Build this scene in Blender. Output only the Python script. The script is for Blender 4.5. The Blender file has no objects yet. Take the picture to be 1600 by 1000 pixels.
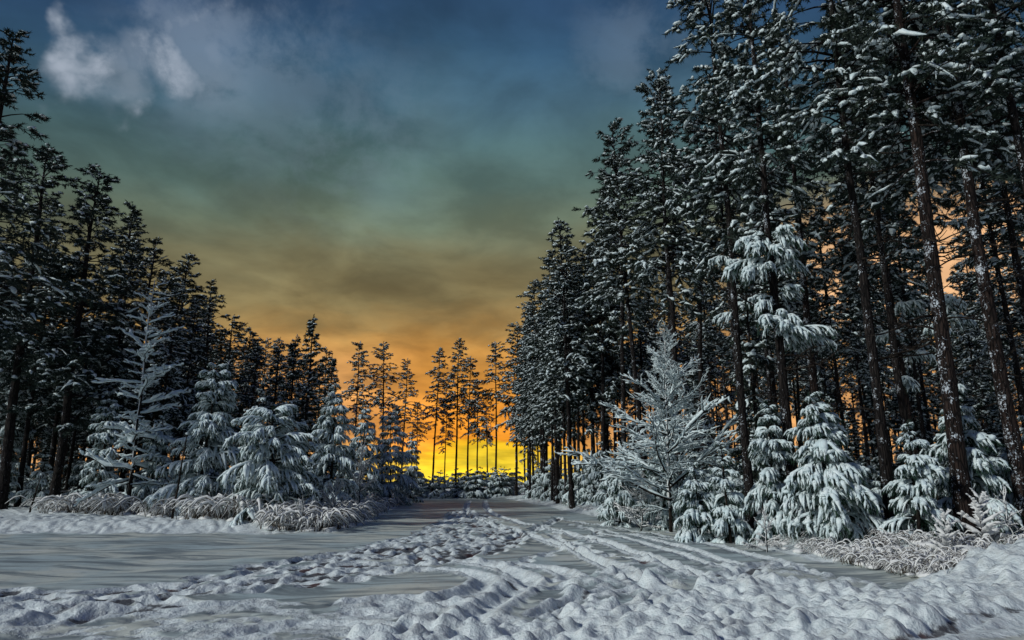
import bpy, math, random
import numpy as np
from mathutils import Vector
R = math.radians
rnd = random.Random(7)
rng = np.random.default_rng(11)
S = bpy.context.scene
COL = S.collection

# ------------------------------------------------------------------ camera, world, sun, exposure
F, TILT, CAMZ = 1071.0, R(13.4), 1.7
cam = bpy.data.cameras.new("camera"); camo = bpy.data.objects.new("camera", cam); COL.objects.link(camo)
camo.location = (0, 0, CAMZ); camo.rotation_euler = (R(90) + TILT, 0, 0)
cam.sensor_width = 36; cam.lens = 36 * F / 1600; cam.clip_start = 0.1; cam.clip_end = 6000
S.camera = camo
S.view_settings.view_transform = 'Standard'; S.view_settings.look = 'None'
S.view_settings.exposure = 0.0; S.view_settings.gamma = 1.0; S.view_settings.use_curve_mapping = False

SUN_AZ, SUN_EL = R(241), R(30)      # azimuth clockwise from +Y : the light comes from the left, a little behind
sun = bpy.data.lights.new("sun", 'SUN'); suno = bpy.data.objects.new("sun", sun); COL.objects.link(suno)
sun.energy = 2.3; sun.angle = R(5); sun.color = (0.98, 1.0, 0.965)
sd = Vector((math.sin(SUN_AZ) * math.cos(SUN_EL), math.cos(SUN_AZ) * math.cos(SUN_EL), math.sin(SUN_EL)))
suno.rotation_euler = sd.to_track_quat('Z', 'Y').to_euler(); suno.location = (0, 0, 60)

world = bpy.data.worlds.new("World"); S.world = world; world.use_nodes = True
W = world.node_tree; W.nodes.clear()


class NT:
    """small node helper"""
    def __init__(s, tree): s.t = tree
    def n(s, typ, **kw):
        nd = s.t.nodes.new(typ)
        for k, v in kw.items(): setattr(nd, k, v)
        return nd
    def put(s, sock, v):
        if isinstance(v, bpy.types.NodeSocket): s.t.links.new(v, sock)
        elif v is not None: sock.default_value = v
    def math(s, op, a, b=None, c=None, clamp=False):
        nd = s.n('ShaderNodeMath', operation=op); nd.use_clamp = clamp
        for i, v in enumerate((a, b, c)):
            if v is not None: s.put(nd.inputs[i], v)
        return nd.outputs[0]
    def vmath(s, op, a, b=None):
        nd = s.n('ShaderNodeVectorMath', operation=op)
        s.put(nd.inputs[0], a)
        if b is not None: s.put(nd.inputs[1], b)
        return nd.outputs['Value'] if op in ('DOT_PRODUCT', 'LENGTH', 'DISTANCE') else nd.outputs['Vector']
    def noise(s, vec, scale, detail=4, rough=0.5, dist=0.0):
        nd = s.n('ShaderNodeTexNoise'); s.put(nd.inputs['Vector'], vec)
        nd.inputs['Scale'].default_value = scale; nd.inputs['Detail'].default_value = detail
        nd.inputs['Roughness'].default_value = rough; nd.inputs['Distortion'].default_value = dist
        return nd.outputs['Fac']
    def ramp(s, fac, stops, interp='LINEAR'):
        nd = s.n('ShaderNodeValToRGB'); nd.color_ramp.interpolation = interp
        e = nd.color_ramp.elements
        while len(e) < len(stops): e.new(0.5)
        for i, (p, c) in enumerate(stops):
            e[i].position = p; e[i].color = (*c, 1) if len(c) == 3 else c
        s.put(nd.inputs[0], fac); return nd.outputs['Color']
    def mix(s, fac, a, b, blend='MIX'):
        nd = s.n('ShaderNodeMix', data_type='RGBA', blend_type=blend)
        s.put(nd.inputs[0], fac)
        for i, v in ((6, a), (7, b)):
            s.put(nd.inputs[i], (*v, 1) if isinstance(v, tuple) and len(v) == 3 else v)
        return nd.outputs[2]
    def rng(s, v, a, b, c=0.0, d=1.0, smooth=True):
        nd = s.n('ShaderNodeMapRange'); nd.interpolation_type = 'SMOOTHSTEP' if smooth else 'LINEAR'
        s.put(nd.inputs[0], v)
        for i, x in enumerate((a, b, c, d)): nd.inputs[i + 1].default_value = x
        return nd.outputs[0]


def lin(r, g, b):
    f = lambda c: ((c / 255 + .055) / 1.055) ** 2.4 if c > 10 else c / 255 / 12.92
    return (f(r), f(g), f(b))


def raydir(u, v):
    x, y = (u - 800) / F, (500 - v) / F
    d = Vector((x, math.cos(TILT) - y * math.sin(TILT), math.sin(TILT) + y * math.cos(TILT)))
    return d.normalized()


# sky : dusk gradient + cloud layer, the same formula in every direction
w = NT(W)
tc = w.n('ShaderNodeTexCoord').outputs['Generated']
dirn = w.vmath('NORMALIZE', tc)
sep = w.n('ShaderNodeSeparateXYZ'); W.links.new(dirn, sep.inputs[0])
dx, dy, dz = sep.outputs
zc = w.math('MAXIMUM', dz, 0.0)
hl = w.math('SQRT', w.math('ADD', w.math('MULTIPLY', dx, dx), w.math('ADD', w.math('MULTIPLY', dy, dy), 1e-4)))
cosa = w.math('DIVIDE', dy, hl)          # 1 towards the sunset, -1 away from it
zg = w.math('MULTIPLY', zc, w.math('ADD', 1.0, w.math('MULTIPLY', w.math('SUBTRACT', 1.0, cosa), 0.85)))
# cloud coordinates: directions projected on a flat layer
den = w.math('ADD', zc, 0.16)
cv = w.n('ShaderNodeCombineXYZ')
W.links.new(w.math('DIVIDE', dx, den), cv.inputs[0]); W.links.new(w.math('DIVIDE', dy, den), cv.inputs[1])
cvec = cv.outputs[0]
c1 = w.noise(cvec, 1.1, 5, 0.52, 0.4)
c2 = w.noise(cvec, 3.3, 5, 0.55, 0.3)
c3 = w.noise(dirn, 2.6, 3, 0.5, 0.2)
jit = w.math('MULTIPLY', w.math('SUBTRACT', c1, 0.5), 0.10)
c4 = w.noise(cvec, 2.4, 6, 0.6, 0.6)
el = w.math('ADD', zg, w.math('ADD', jit, w.math('MULTIPLY', w.math('SUBTRACT', c4, 0.5), 0.05)))
lowc = w.ramp(el, [(0.0, lin(255, 226, 60)), (0.036, lin(255, 208, 36)), (0.048, lin(255, 190, 30)), (0.056, lin(250, 156, 34)),
                   (0.10, lin(230, 146, 44)), (0.14, lin(200, 135, 52)), (0.18, lin(186, 130, 58)), (0.24, lin(160, 124, 66))])
lowp = w.ramp(el, [(0.0, lin(214, 160, 104)), (0.12, lin(206, 148, 88)), (0.20, lin(184, 136, 76)), (0.26, lin(172, 132, 76))])
glow = w.rng(w.math('ABSOLUTE', w.math('ADD', dx, 0.05)), 0.04, 0.24, 1.0, 0.0)
low = w.mix(glow, lowp, lowc)
high = w.ramp(el, [(0.19, lin(180, 134, 68)), (0.23, lin(144, 117, 70)), (0.26, lin(120, 106, 70)), (0.32, lin(110, 106, 78)),
                   (0.37, lin(98, 110, 92)), (0.42, lin(82, 104, 98)), (0.47, lin(74, 101, 104)), (0.52, lin(65, 94, 110)),
                   (0.58, lin(48, 78, 103)), (0.65, lin(38, 62, 94)), (1.0, lin(32, 50, 84))])
warm = w.mix(w.rng(el, 0.175, 0.235), low, high)
cool = w.ramp(el, [(0.0, lin(120, 118, 112)), (0.15, lin(98, 110, 112)), (0.35, lin(78, 100, 104)), (0.49, lin(64, 92, 104)),
                   (0.57, lin(48, 76, 108)), (0.66, lin(38, 58, 104)), (1.0, lin(34, 48, 92))])
az = w.rng(dy, -0.35, 0.55)
base = w.mix(az, cool, warm)
# peach glow low in the sky to the right of the sunset
pe = w.math('MULTIPLY', w.rng(dx, 0.22, 0.5), w.math('MULTIPLY', w.rng(zc, 0.16, 0.22), w.math('SUBTRACT', 1.0, w.rng(zc, 0.30, 0.40))))
base = w.mix(w.math('MULTIPLY', pe, az), base, lin(226, 176, 128))
dens = w.rng(c1, 0.36, 0.66, 0.82, 1.38)
fine = w.rng(c2, 0.3, 0.7, 0.80, 1.24)
lum = w.math('MULTIPLY', dens, fine)
cl = w.n('ShaderNodeVectorMath', operation='SCALE'); W.links.new(base, cl.inputs[0]); W.links.new(lum, cl.inputs['Scale'])
skyc = cl.outputs[0]
# pale breaks in the cloud deck, strongest in the one high on the left
def patch(u, v, a, b):
    d = raydir(u, v)
    return w.rng(w.vmath('DISTANCE', dirn, (d.x, d.y, d.z)), a, b, 1.0, 0.0)
wisp = w.rng(w.math('ADD', w.math('MULTIPLY', w.noise(dirn, 9.0, 7, 0.62, 0.15), 0.65), w.math('MULTIPLY', w.noise(cvec, 5.0, 6, 0.6, 0.4), 0.35)), 0.42, 0.56)
soft = w.rng(c3, 0.3, 0.62)
wn = w.n('ShaderNodeTexNoise'); W.links.new(dirn, wn.inputs['Vector']); wn.inputs['Scale'].default_value = 9.0; wn.inputs['Detail'].default_value = 5
wsc = w.n('ShaderNodeVectorMath', operation='SCALE'); W.links.new(w.vmath('SUBTRACT', wn.outputs['Color'], (.5, .5, .5)), wsc.inputs[0]); wsc.inputs['Scale'].default_value = 0.17
wdir = w.vmath('ADD', dirn, wsc.outputs[0])
def wpatch(u, v, b_):
    d = raydir(u + 26, v - 14)
    return w.rng(w.vmath('DISTANCE', wdir, (d.x, d.y, d.z)), b_ * .15, b_, 1.0, 0.0)
p1 = wpatch(104, 72, .030)
for a_ in ((114, 100, .040, 1.0), (134, 130, .045, 1.0), (150, 158, .034, .85), (158, 98, .045, .9), (190, 100, .040, .8), (225, 112, .045, 1.0), (256, 100, .040, .9), (272, 72, .034, .6), (296, 42, .036, .55), (320, 22, .03, .4),
           (355, 96, .04, .3), (225, 25, .04, .3), (300, 80, .12, .22)):
    p1 = w.math('MAXIMUM', p1, w.math('MULTIPLY', wpatch(*a_[:3]), a_[3]))
m1 = w.math('MULTIPLY', p1, w.math('ADD', 0.35, w.math('MULTIPLY', wisp, 0.65)))
skyc = w.mix(w.math('MULTIPLY', m1, 1.0, clamp=True), skyc, lin(162, 172, 186))
p2 = w.math('MAXIMUM', w.math('MULTIPLY', patch(390, 85, 0.0, 0.22), 0.22), w.math('MAXIMUM', w.math('MULTIPLY', patch(985, 75, 0.0, 0.12), 0.2), w.math('MULTIPLY', patch(540, 200, 0.0, 0.20), 0.14)))
skyc = w.mix(w.math('MULTIPLY', p2, wisp), skyc, lin(150, 168, 188))
# physical sky, low share
nis = w.n('ShaderNodeTexSky', sky_type='NISHITA'); nis.sun_disc = False
nis.sun_elevation = SUN_EL; nis.sun_rotation = SUN_AZ
bg1 = w.n('ShaderNodeBackground'); W.links.new(skyc, bg1.inputs[0]); bg1.inputs[1].default_value = 1.0
bg2 = w.n('ShaderNodeBackground'); W.links.new(nis.outputs[0], bg2.inputs[0]); bg2.inputs[1].default_value = 0.002
add = w.n('ShaderNodeAddShader'); W.links.new(bg1.outputs[0], add.inputs[0]); W.links.new(bg2.outputs[0], add.inputs[1])
wo = w.n('ShaderNodeOutputWorld'); W.links.new(add.outputs[0], wo.inputs[0])


# ------------------------------------------------------------------ pixel <-> place helpers
def G(u, v):
    """ground point seen at photo pixel u, v"""
    d = raydir(u, v); t = -CAMZ / d.z
    return d.x * t, d.y * t


def from_top(u, v, H):
    d = raydir(u, v); t = (H - CAMZ) / d.z
    return d.x * t, d.y * t


def at_depth(u, v, Y):
    d = raydir(u, v); t = Y / d.y
    return d.x * t, Y, CAMZ + d.z * t


def proj(X, Y, Z):
    z = Z - CAMZ
    zc_ = Y * math.cos(TILT) + z * math.sin(TILT)
    return 800 + F * X / zc_, 500 - F * (-Y * math.sin(TILT) + z * math.cos(TILT)) / zc_


# ------------------------------------------------------------------ materials
def material(name):
    m = bpy.data.materials.new(name); m.use_nodes = True
    t = NT(m.node_tree); b = m.node_tree.nodes['Principled BSDF']
    return m, t, b


def bump(t, b, h, strength=0.3, dist=0.02):
    nd = t.n('ShaderNodeBump'); nd.inputs['Strength'].default_value = strength; nd.inputs['Distance'].default_value = dist
    t.put(nd.inputs['Height'], h); t.t.links.new(nd.outputs[0], b.inputs['Normal'])


def mat_snow(name, c1, c2, scale=6.0):
    m, t, b = material(name)
    oc = t.n('ShaderNodeTexCoord').outputs['Object']
    n = t.noise(oc, scale, 5, 0.6)
    t.put(b.inputs['Base Color'], t.mix(t.rng(n, 0.35, 0.65), c1, c2))
    b.inputs['Roughness'].default_value = 0.6
    b.inputs['Specular IOR Level'].default_value = 0.3
    bump(t, b, t.noise(oc, 28, 3, 0.6), 0.45, 0.03)
    return m


M_SNOW = mat_snow("snow_on_branches", (0.82, 0.905, 0.905), (0.62, 0.74, 0.76))
M_SNOWP = mat_snow("snow_on_sapling", (0.84, 0.84, 0.82), (0.70, 0.72, 0.72))


def mat_needles(name, a, b_, c):
    m, t, b = material(name)
    oc = t.n('ShaderNodeTexCoord').outputs['Object']
    oi = t.n('ShaderNodeObjectInfo').outputs['Random']
    n = t.noise(oc, 1.6, 4, 0.6)
    col = t.mix(t.rng(n, 0.35, 0.65), a, b_)
    col = t.mix(t.math('MULTIPLY', oi, 0.5), col, c)
    t.put(b.inputs['Base Color'], col); b.inputs['Roughness'].default_value = 0.75
    b.inputs['Specular IOR Level'].default_value = 0.2
    return m


M_NEED = mat_needles("pine_needles", (0.018, 0.034, 0.030), (0.028, 0.044, 0.032), (0.030, 0.036, 0.024))
M_NEEDY = mat_needles("young_pine_needles", (0.014, 0.042, 0.030), (0.028, 0.066, 0.038), (0.022, 0.044, 0.036))


def mat_bark(name, a, b_, flecks=0.62, sc=1.0):
    m, t, b = material(name)
    oc = t.n('ShaderNodeTexCoord').outputs['Object']
    mp = t.n('ShaderNodeMapping'); t.t.links.new(oc, mp.inputs[0]); mp.inputs['Scale'].default_value = (9 * sc, 9 * sc, 1.6 * sc)
    st = t.noise(mp.outputs[0], 1.6, 6, 0.65, 0.6)
    vo = t.n('ShaderNodeTexVoronoi', feature='DISTANCE_TO_EDGE'); t.t.links.new(mp.outputs[0], vo.inputs['Vector']); vo.inputs['Scale'].default_value = 1.5
    plates = t.rng(vo.outputs['Distance'], 0.0, 0.18)
    col = t.mix(t.rng(st, 0.35, 0.65), a, b_)
    col = t.mix(plates, (a[0] * .45, a[1] * .45, a[2] * .45), col)
    fl = t.math('ADD', t.math('MULTIPLY', t.noise(oc, 19, 6, 0.75), 0.6), t.math('MULTIPLY', t.noise(oc, 2.3, 3, 0.6), 0.4))
    geo = t.n('ShaderNodeNewGeometry').outputs['Normal']
    side = t.rng(t.vmath('DOT_PRODUCT', geo, (-0.9, -0.35, 0.1)), 0.35, 1.0)
    fl = t.rng(t.math('ADD', fl, t.math('MULTIPLY', side, 0.045)), flecks - 0.015, flecks + 0.01)
    col = t.mix(fl, col, (0.62, 0.68, 0.74))
    t.put(b.inputs['Base Color'], col); b.inputs['Roughness'].default_value = 0.9
    b.inputs['Specular IOR Level'].default_value = 0.15
    bump(t, b, t.math('ADD', plates, st), 0.8, 0.04)
    return m


M_BARK = mat_bark("pine_bark", (0.015, 0.013, 0.013), (0.030, 0.024, 0.021))
M_BARKR = mat_bark("reddish_pine_bark", (0.017, 0.013, 0.012), (0.040, 0.026, 0.021), 0.60)
M_TWIG = mat_bark("dark_twig", (0.018, 0.015, 0.013), (0.045, 0.034, 0.026), 0.9)
M_STRAW, ts, bs = material("dry_grass")
ts.put(bs.inputs['Base Color'], ts.mix(ts.noise(ts.n('ShaderNodeTexCoord').outputs['Object'], 3, 3), (0.045, 0.032, 0.022), (0.11, 0.085, 0.06)))
bs.inputs['Roughness'].default_value = 0.9


# ------------------------------------------------------------------ mesh building with numpy
def norm(a): return a / np.maximum(np.linalg.norm(a, axis=-1, keepdims=True), 1e-9)


class MB:
    def __init__(s): s.v = []; s.f = []; s.m = []; s.s = []; s.n = 0
    def add(s, vf, mat=0, smooth=True):
        v, f = vf
        if len(v) == 0: return s
        s.v.append(np.asarray(v, np.float32).reshape(-1, 3)); s.f.append(np.asarray(f, np.int64) + s.n)
        s.m.append(np.full(len(f), mat, np.int32)); s.s.append(np.full(len(f), smooth, bool)); s.n += len(s.v[-1]); return s
    def mesh(s, name, mats):
        me = bpy.data.meshes.new(name)
        V = np.concatenate(s.v); Fc = np.concatenate(s.f).astype(np.int32)
        me.vertices.add(len(V)); me.vertices.foreach_set('co', V.ravel())
        me.loops.add(Fc.size); me.loops.foreach_set('vertex_index', Fc.ravel())
        me.polygons.add(len(Fc)); me.polygons.foreach_set('loop_start', np.arange(0, Fc.size, 3, dtype=np.int32))
        me.polygons.foreach_set('loop_total', np.full(len(Fc), 3, np.int32))
        me.polygons.foreach_set('material_index', np.concatenate(s.m))
        me.polygons.foreach_set('use_smooth', np.concatenate(s.s))
        for m in mats: me.materials.append(m)
        me.update(); return me


def tubes(P, Rr, sides=5, flat=1.0, lift=0.0, jit=0.0, g=None):
    """P (N,K,3) polylines, Rr (N,K) radii -> vertices and triangles"""
    P = np.asarray(P, float); Rr = np.asarray(Rr, float)
    if P.ndim == 2: P = P[None]; Rr = Rr[None]
    N, K, _ = P.shape
    T = norm(np.gradient(P, axis=1))
    up = np.zeros_like(T); up[..., 2] = 1
    steep = np.abs(T[..., 2:3]) > 0.93
    up = np.where(steep, np.array([1.0, 0, 0]), up)
    sd_ = norm(np.cross(T, up)); u2 = np.cross(sd_, T)
    a = np.arange(sides) * 2 * np.pi / sides
    ca, sa = np.cos(a), np.sin(a)
    rr = Rr[..., None] * np.ones(sides)
    if jit: rr = rr * (1 + jit * (g or rng).uniform(-1, 1, rr.shape))
    v = P[:, :, None, :] + rr[..., None] * (ca[:, None] * sd_[:, :, None, :] + flat * sa[:, None] * u2[:, :, None, :])
    v[..., 2] += (lift * Rr)[..., None]
    idx = np.arange(N * K * sides).reshape(N, K, sides)
    A = idx[:, :-1, :]; B = np.roll(A, -1, 2); C = idx[:, 1:, :]; D = np.roll(C, -1, 2)
    f = np.concatenate([np.stack([A, B, D], -1).reshape(-1, 3), np.stack([A, D, C], -1).reshape(-1, 3)])
    caps = []
    for k, rev in ((0, True), (K - 1, False)):
        for j in range(1, sides - 1):
            t_ = np.stack([idx[:, k, 0], idx[:, k, j], idx[:, k, j + 1]], -1)
            caps.append(t_[:, ::-1] if rev else t_)
    return v.reshape(-1, 3), np.concatenate([f] + caps)


def blades(p, d, L, wd, g):
    """needles: thin triangles"""
    d = norm(d); r = norm(np.cross(d, g.normal(size=d.shape)))
    L = np.asarray(L)[:, None]; wd = np.asarray(wd)[:, None]
    v = np.stack([p - r * wd, p + r * wd, p + d * L], 1).reshape(-1, 3)
    return v, np.arange(len(v)).reshape(-1, 3)


def _ico(sub):
    import bmesh
    bm = bmesh.new(); bmesh.ops.create_icosphere(bm, subdivisions=sub, radius=1)
    bm.verts.ensure_lookup_table(); v = np.array([x.co[:] for x in bm.verts]); f = np.array([[q.index for q in x.verts] for x in bm.faces])
    bm.free(); return v, f


ICO1, ICO2 = _ico(1), _ico(2)


def blobs(p, sx, sy, sz, g, ico=ICO1, jit=0.22, yaw=None):
    v0, f0 = ico; N = len(p)
    yaw = g.uniform(0, 6.28, N) if yaw is None else yaw
    v = v0[None] * (1 + jit * g.uniform(-1, 1, (N, len(v0), 1)))
    v = v * np.stack([sx, sy, sz], -1)[:, None, :]
    c, s_ = np.cos(yaw)[:, None], np.sin(yaw)[:, None]
    v = np.stack([v[..., 0] * c - v[..., 1] * s_, v[..., 0] * s_ + v[..., 1] * c, v[..., 2]], -1) + p[:, None, :]
    f = f0[None] + (np.arange(N) * len(v0))[:, None, None]
    return v.reshape(-1, 3), f.reshape(-1, 3)


# ------------------------------------------------------------------ object helpers
def add_obj(name, data, parent=None, loc=(0, 0, 0), rot=(0, 0, 0), scale=1.0):
    o = bpy.data.objects.new(name, data); COL.objects.link(o)
    o.location = loc; o.rotation_euler = rot; o.scale = (scale,) * 3 if not isinstance(scale, tuple) else scale
    if parent: o.parent = parent
    return o


def tag(o, label, cat, group=None):
    o['label'] = label; o['category'] = cat
    if group: o['group'] = group
    return o


def struct(o): o['kind'] = 'structure'; return o


# ------------------------------------------------------------------ ground
X0, X1, Y0, Y1, RES = -27.0, 17.0, 5.0, 82.0, 0.036
nx, ny = int((X1 - X0) / RES), int((Y1 - Y0) / RES)
HT = np.zeros((ny, nx), np.float32); SN = np.zeros((ny, nx), np.float32); DIRT_SHADE = np.zeros((ny, nx), np.float32)
gx = (X0 + np.arange(nx) * RES).astype(np.float32); gy = (Y0 + np.arange(ny) * RES).astype(np.float32)


PIT = np.zeros_like(HT); RIM = np.zeros_like(HT)


def win(x, y, r):
    i0, i1 = int((x - r - X0) / RES), int((x + r - X0) / RES) + 2
    j0, j1 = int((y - r - Y0) / RES), int((y + r - Y0) / RES) + 2
    i0, j0 = max(i0, 0), max(j0, 0); i1, j1 = min(i1, nx), min(j1, ny)
    if i0 >= i1 or j0 >= j1: return None
    return slice(j0, j1), slice(i0, i1)


def stamp_foot(x, y, ang, s, depth):
    q = win(x, y, 0.45 * s)
    if q is None: return
    XX, YY = np.meshgrid(gx[q[1]] - x, gy[q[0]] - y)
    c, s_ = math.cos(ang), math.sin(ang)
    a = (XX * c + YY * s_) / (0.17 * s); b = (-XX * s_ + YY * c) / (0.09 * s)
    r = np.sqrt(a * a + b * b)
    pit = -depth * np.clip(1.35 - r, 0, 1) ** 0.6
    rim = depth * 0.45 * np.exp(-((r - 1.75) / 0.45) ** 2) * rnd.uniform(0.4, 1.2)
    PIT[q] = np.minimum(PIT[q], pit); RIM[q] = np.maximum(RIM[q], rim)
    SN[q] = np.maximum(SN[q], np.clip(2.3 - r, 0, 1) * 0.8)
    DIRT_SHADE[q] = np.maximum(DIRT_SHADE[q], np.clip(1.35 - r, 0, 1) * rnd.choice((0.2, 0.5, 0.8, 0.8, 0.9)))  # dark pit bottoms: wet ground, with the prints' shade painted in


def stamp_dome(x, y, rx, ry, ang, h, mode='max'):
    q = win(x, y, max(rx, ry) * 1.05)
    if q is None: return
    XX, YY = np.meshgrid(gx[q[1]] - x, gy[q[0]] - y)
    c, s_ = math.cos(ang), math.sin(ang)
    a = (XX * c + YY * s_) / rx; b = (-XX * s_ + YY * c) / ry
    d = h * np.sqrt(np.clip(1 - a * a - b * b, 0, 1)) ** 1.1
    if mode == 'max': CL[q] = np.maximum(CL[q], d)
    else: HT[q] += d
    if h > 0: SN[q] = np.maximum(SN[q], np.clip(d / (0.25 * h + 1e-6), 0, 1) * (1.0 if mode == 'max' else 0.55))


def line_dist(px, world=False):
    pts = px if world else [G(*p) for p in px]
    pts = [Vector((a, b)) for a, b in pts]
    # smooth with Catmull-Rom
    out = []
    for i in range(len(pts) - 1):
        p0, p1, p2, p3 = pts[max(i - 1, 0)], pts[i], pts[i + 1], pts[min(i + 2, len(pts) - 1)]
        n = max(2, int((p2 - p1).length / 0.06))
        for k in range(n):
            t = k / n
            out.append(0.5 * ((2 * p1) + (p2 - p0) * t + (2 * p0 - 5 * p1 + 4 * p2 - p3) * t * t + (3 * p1 - 3 * p2 + p3 - p0) * t ** 3))
    return out


def track(px, wd, depth, rim, snow=1.0, dirt_shade=0.0, rough=0.3, wid=None):
    D = np.full((ny, nx), 99.0, np.float32); rad = wd * 4
    for p in line_dist(px):
        q = win(p.x, p.y, rad)
        if q is None: continue
        XX, YY = np.meshgrid(gx[q[1]] - p.x, gy[q[0]] - p.y)
        D[q] = np.minimum(D[q], np.sqrt(XX * XX + YY * YY))
    m = D < rad
    d = D[m] / wd
    jj, ii = np.nonzero(m)
    wob = 1 + rough * (np.sin(ii * 0.31 + jj * 0.17) * np.sin(jj * 0.23 - ii * 0.11) + 0.5 * np.sin(ii * 0.9) * np.sin(jj * 0.8))
    HT[m] += (-depth * np.exp(-(d) ** 2) + rim * np.exp(-((d - 1.7) / 0.6) ** 2)) * wob
    SN[m] = np.maximum(SN[m], snow * np.clip(2.9 - d, 0, 1))
    if dirt_shade: DIRT_SHADE[m] = np.maximum(DIRT_SHADE[m], dirt_shade * np.clip(1.0 - d, 0, 1) * (0.5 + 0.5 * np.sin(ii * 0.5) * np.sin(jj * 0.37)))


def in_poly(u, v, P):
    c = False
    for i in range(len(P)):
        (x1, y1), (x2, y2) = P[i], P[i - 1]
        if (y1 > v) != (y2 > v) and u < (x2 - x1) * (v - y1) / (y2 - y1) + x1: c = not c
    return c


CL = np.zeros((ny, nx), np.float32)
# clods of ploughed snow along the near edge
clods = [(560, 1010), (640, 985), (760, 990), (880, 975), (900, 955), (960, 948), (1060, 938), (1110, 922), (1190, 914), (1300, 924), (1400, 934), (1470, 922), (1560, 902), (1720, 905),
         (1720, 960), (1600, 952), (1500, 972), (1400, 1005), (1400, 1100), (500, 1100)]
n_cl = 0
for k in range(120000):
    x, y = rnd.uniform(-3.5, 11.5), rnd.uniform(6.2, 17)
    u, v = proj(x, y, 0)
    if not in_poly(u, v, clods): continue
    n_cl += 1
    big = rnd.random()
    r = 0.045 + 0.11 * big ** 3.2
    stamp_dome(x, y, r * rnd.uniform(0.8, 1.5), r * rnd.uniform(0.7, 1.1), rnd.uniform(0, 3.14), r * rnd.uniform(0.6, 1.7))
    if n_cl > 9000: break
HT += CL * 1.0
# shade in the gaps between clods, painted as a dark colour
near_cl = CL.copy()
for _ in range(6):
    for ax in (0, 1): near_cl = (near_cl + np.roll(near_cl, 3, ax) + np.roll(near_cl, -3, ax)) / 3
DIRT_SHADE = np.maximum(DIRT_SHADE, np.where((near_cl > 0.035) & (CL < 0.02), 0.5, 0)).astype(np.float32)
# sparse clods spilling on the ice
for k in range(500):
    u, v = rnd.uniform(880, 1400), rnd.uniform(840, 935)
    if not in_poly(u, v, [(860, 950), (900, 905), (1000, 880), (1130, 880), (1230, 885), (1420, 915), (1300, 925), (1000, 950)]): continue
    x, y = G(u, v); r = rnd.uniform(0.06, 0.17)
    stamp_dome(x, y, r * 1.4, r, rnd.uniform(0, 3), r * 0.45, 'add')
# rough slush along the near left
for k in range(1300):
    u, v = rnd.uniform(-60, 900), rnd.uniform(938, 1012)
    x, y = G(u, v); r = rnd.uniform(0.04, 0.16)
    stamp_dome(x, y, r * 1.6, r, rnd.uniform(0, 3), r * rnd.uniform(-.22, .14), 'add')
SNK = SN[:].copy(); SN *= 1.0
# footprints : trampled band from the lower left to the middle
band = [(0, 922), (120, 928), (250, 912), (400, 884), (530, 864), (640, 838), (690, 812), (705, 800), (735, 796), (770, 812), (830, 838), (800, 856),
        (700, 884), (560, 908), (450, 922), (240, 942), (0, 965)]
nf = 0
for k in range(200000):
    y = 8 + 40 * rnd.random() ** 1.1; x = rnd.uniform(-16, 3)
    u, v = proj(x, y, 0)
    if not (0 <= u and in_poly(u, v, band)): continue
    nf += 1
    a = R(52) if u < 640 else R(80)
    stamp_foot(x, y, a + rnd.gauss(0, 0.5), rnd.uniform(0.85, 1.6), rnd.uniform(0.05, 0.11))
    if nf > 1100: break
SN_b = 0
def trail(px, step, spread, s=1.0, depth=0.08):
    L = line_dist(px); acc = 0
    for i in range(1, len(L)):
        acc += (L[i] - L[i - 1]).length
        if acc > step:
            acc = 0; d = L[i] - L[i - 1]; side = rnd.choice((-1, 1)) * spread
            n = Vector((-d.y, d.x)).normalized()
            stamp_foot(L[i].x + n.x * side, L[i].y + n.y * side, math.atan2(d.y, d.x) + rnd.gauss(0, .25), s * rnd.uniform(.9, 1.4), depth * rnd.uniform(.7, 1.2))
trail([(872, 808), (840, 826), (800, 842), (770, 852), (700, 872)], 0.3, 0.13, 1.2, 0.12)
trail([(885, 818), (920, 826), (925, 842), (880, 860), (830, 874), (780, 884)], 0.5, 0.12, 1.0)
trail([(880, 812), (930, 820), (960, 827)], 0.5, 0.15, 1.0)
trail([(860, 832), (900, 852), (960, 870), (1040, 890)], 0.45, 0.12, 1.1, 0.1)
trail([(1130, 912), (1165, 893), (1200, 884), (1240, 880)], 0.28, 0.15, 1.3, 0.1)
trail([(760, 905), (830, 925), (900, 905)], 0.7, 0.2, 1.2, 0.1)
trail([(0, 975), (90, 962), (210, 950), (300, 944)], 0.5, 0.12, 1.6, 0.09)
# wheel tracks and drag marks
track([(733, 782), (728, 796), (738, 808), (775, 822), (830, 838), (885, 856), (945, 884), (985, 905), (1000, 915)], 0.10, 0.10, 0.065)
track([(757, 782), (763, 798), (800, 814), (850, 826), (905, 838), (965, 855), (1050, 885), (1085, 897)], 0.10, 0.10, 0.065)
track([(850, 842), (900, 862), (960, 887), (1010, 905)], 0.10, 0.09, 0.06)
track([(866, 830), (930, 846), (1010, 872), (1060, 893), (1100, 903)], 0.10, 0.09, 0.06)
track([(935, 828), (1000, 840), (1075, 859), (1165, 887)], 0.09, 0.07, 0.055, 0.9)
track([(1000, 838), (1080, 848), (1150, 862), (1215, 876), (1225, 884), (1195, 890)], 0.08, 0.06, 0.05, 0.9)
track([(885, 812), (960, 826), (1070, 835), (1130, 846)], 0.08, 0.04, 0.04, 0.8)
track([(866, 846), (925, 878), (975, 905), (1015, 928)], 0.08, 0.07, 0.05, 0.9)
track([(905, 826), (1005, 850), (1105, 880), (1185, 904)], 0.08, 0.07, 0.05, 0.9)
track([(960, 824), (1090, 848), (1190, 872), (1290, 900)], 0.07, 0.06, 0.045, 0.9)
track([(600, 892), (690, 892), (742, 899), (760, 909), (742, 922), (690, 938)], 0.16, 0.07, 0.06, 0.7, 0.3)
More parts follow.
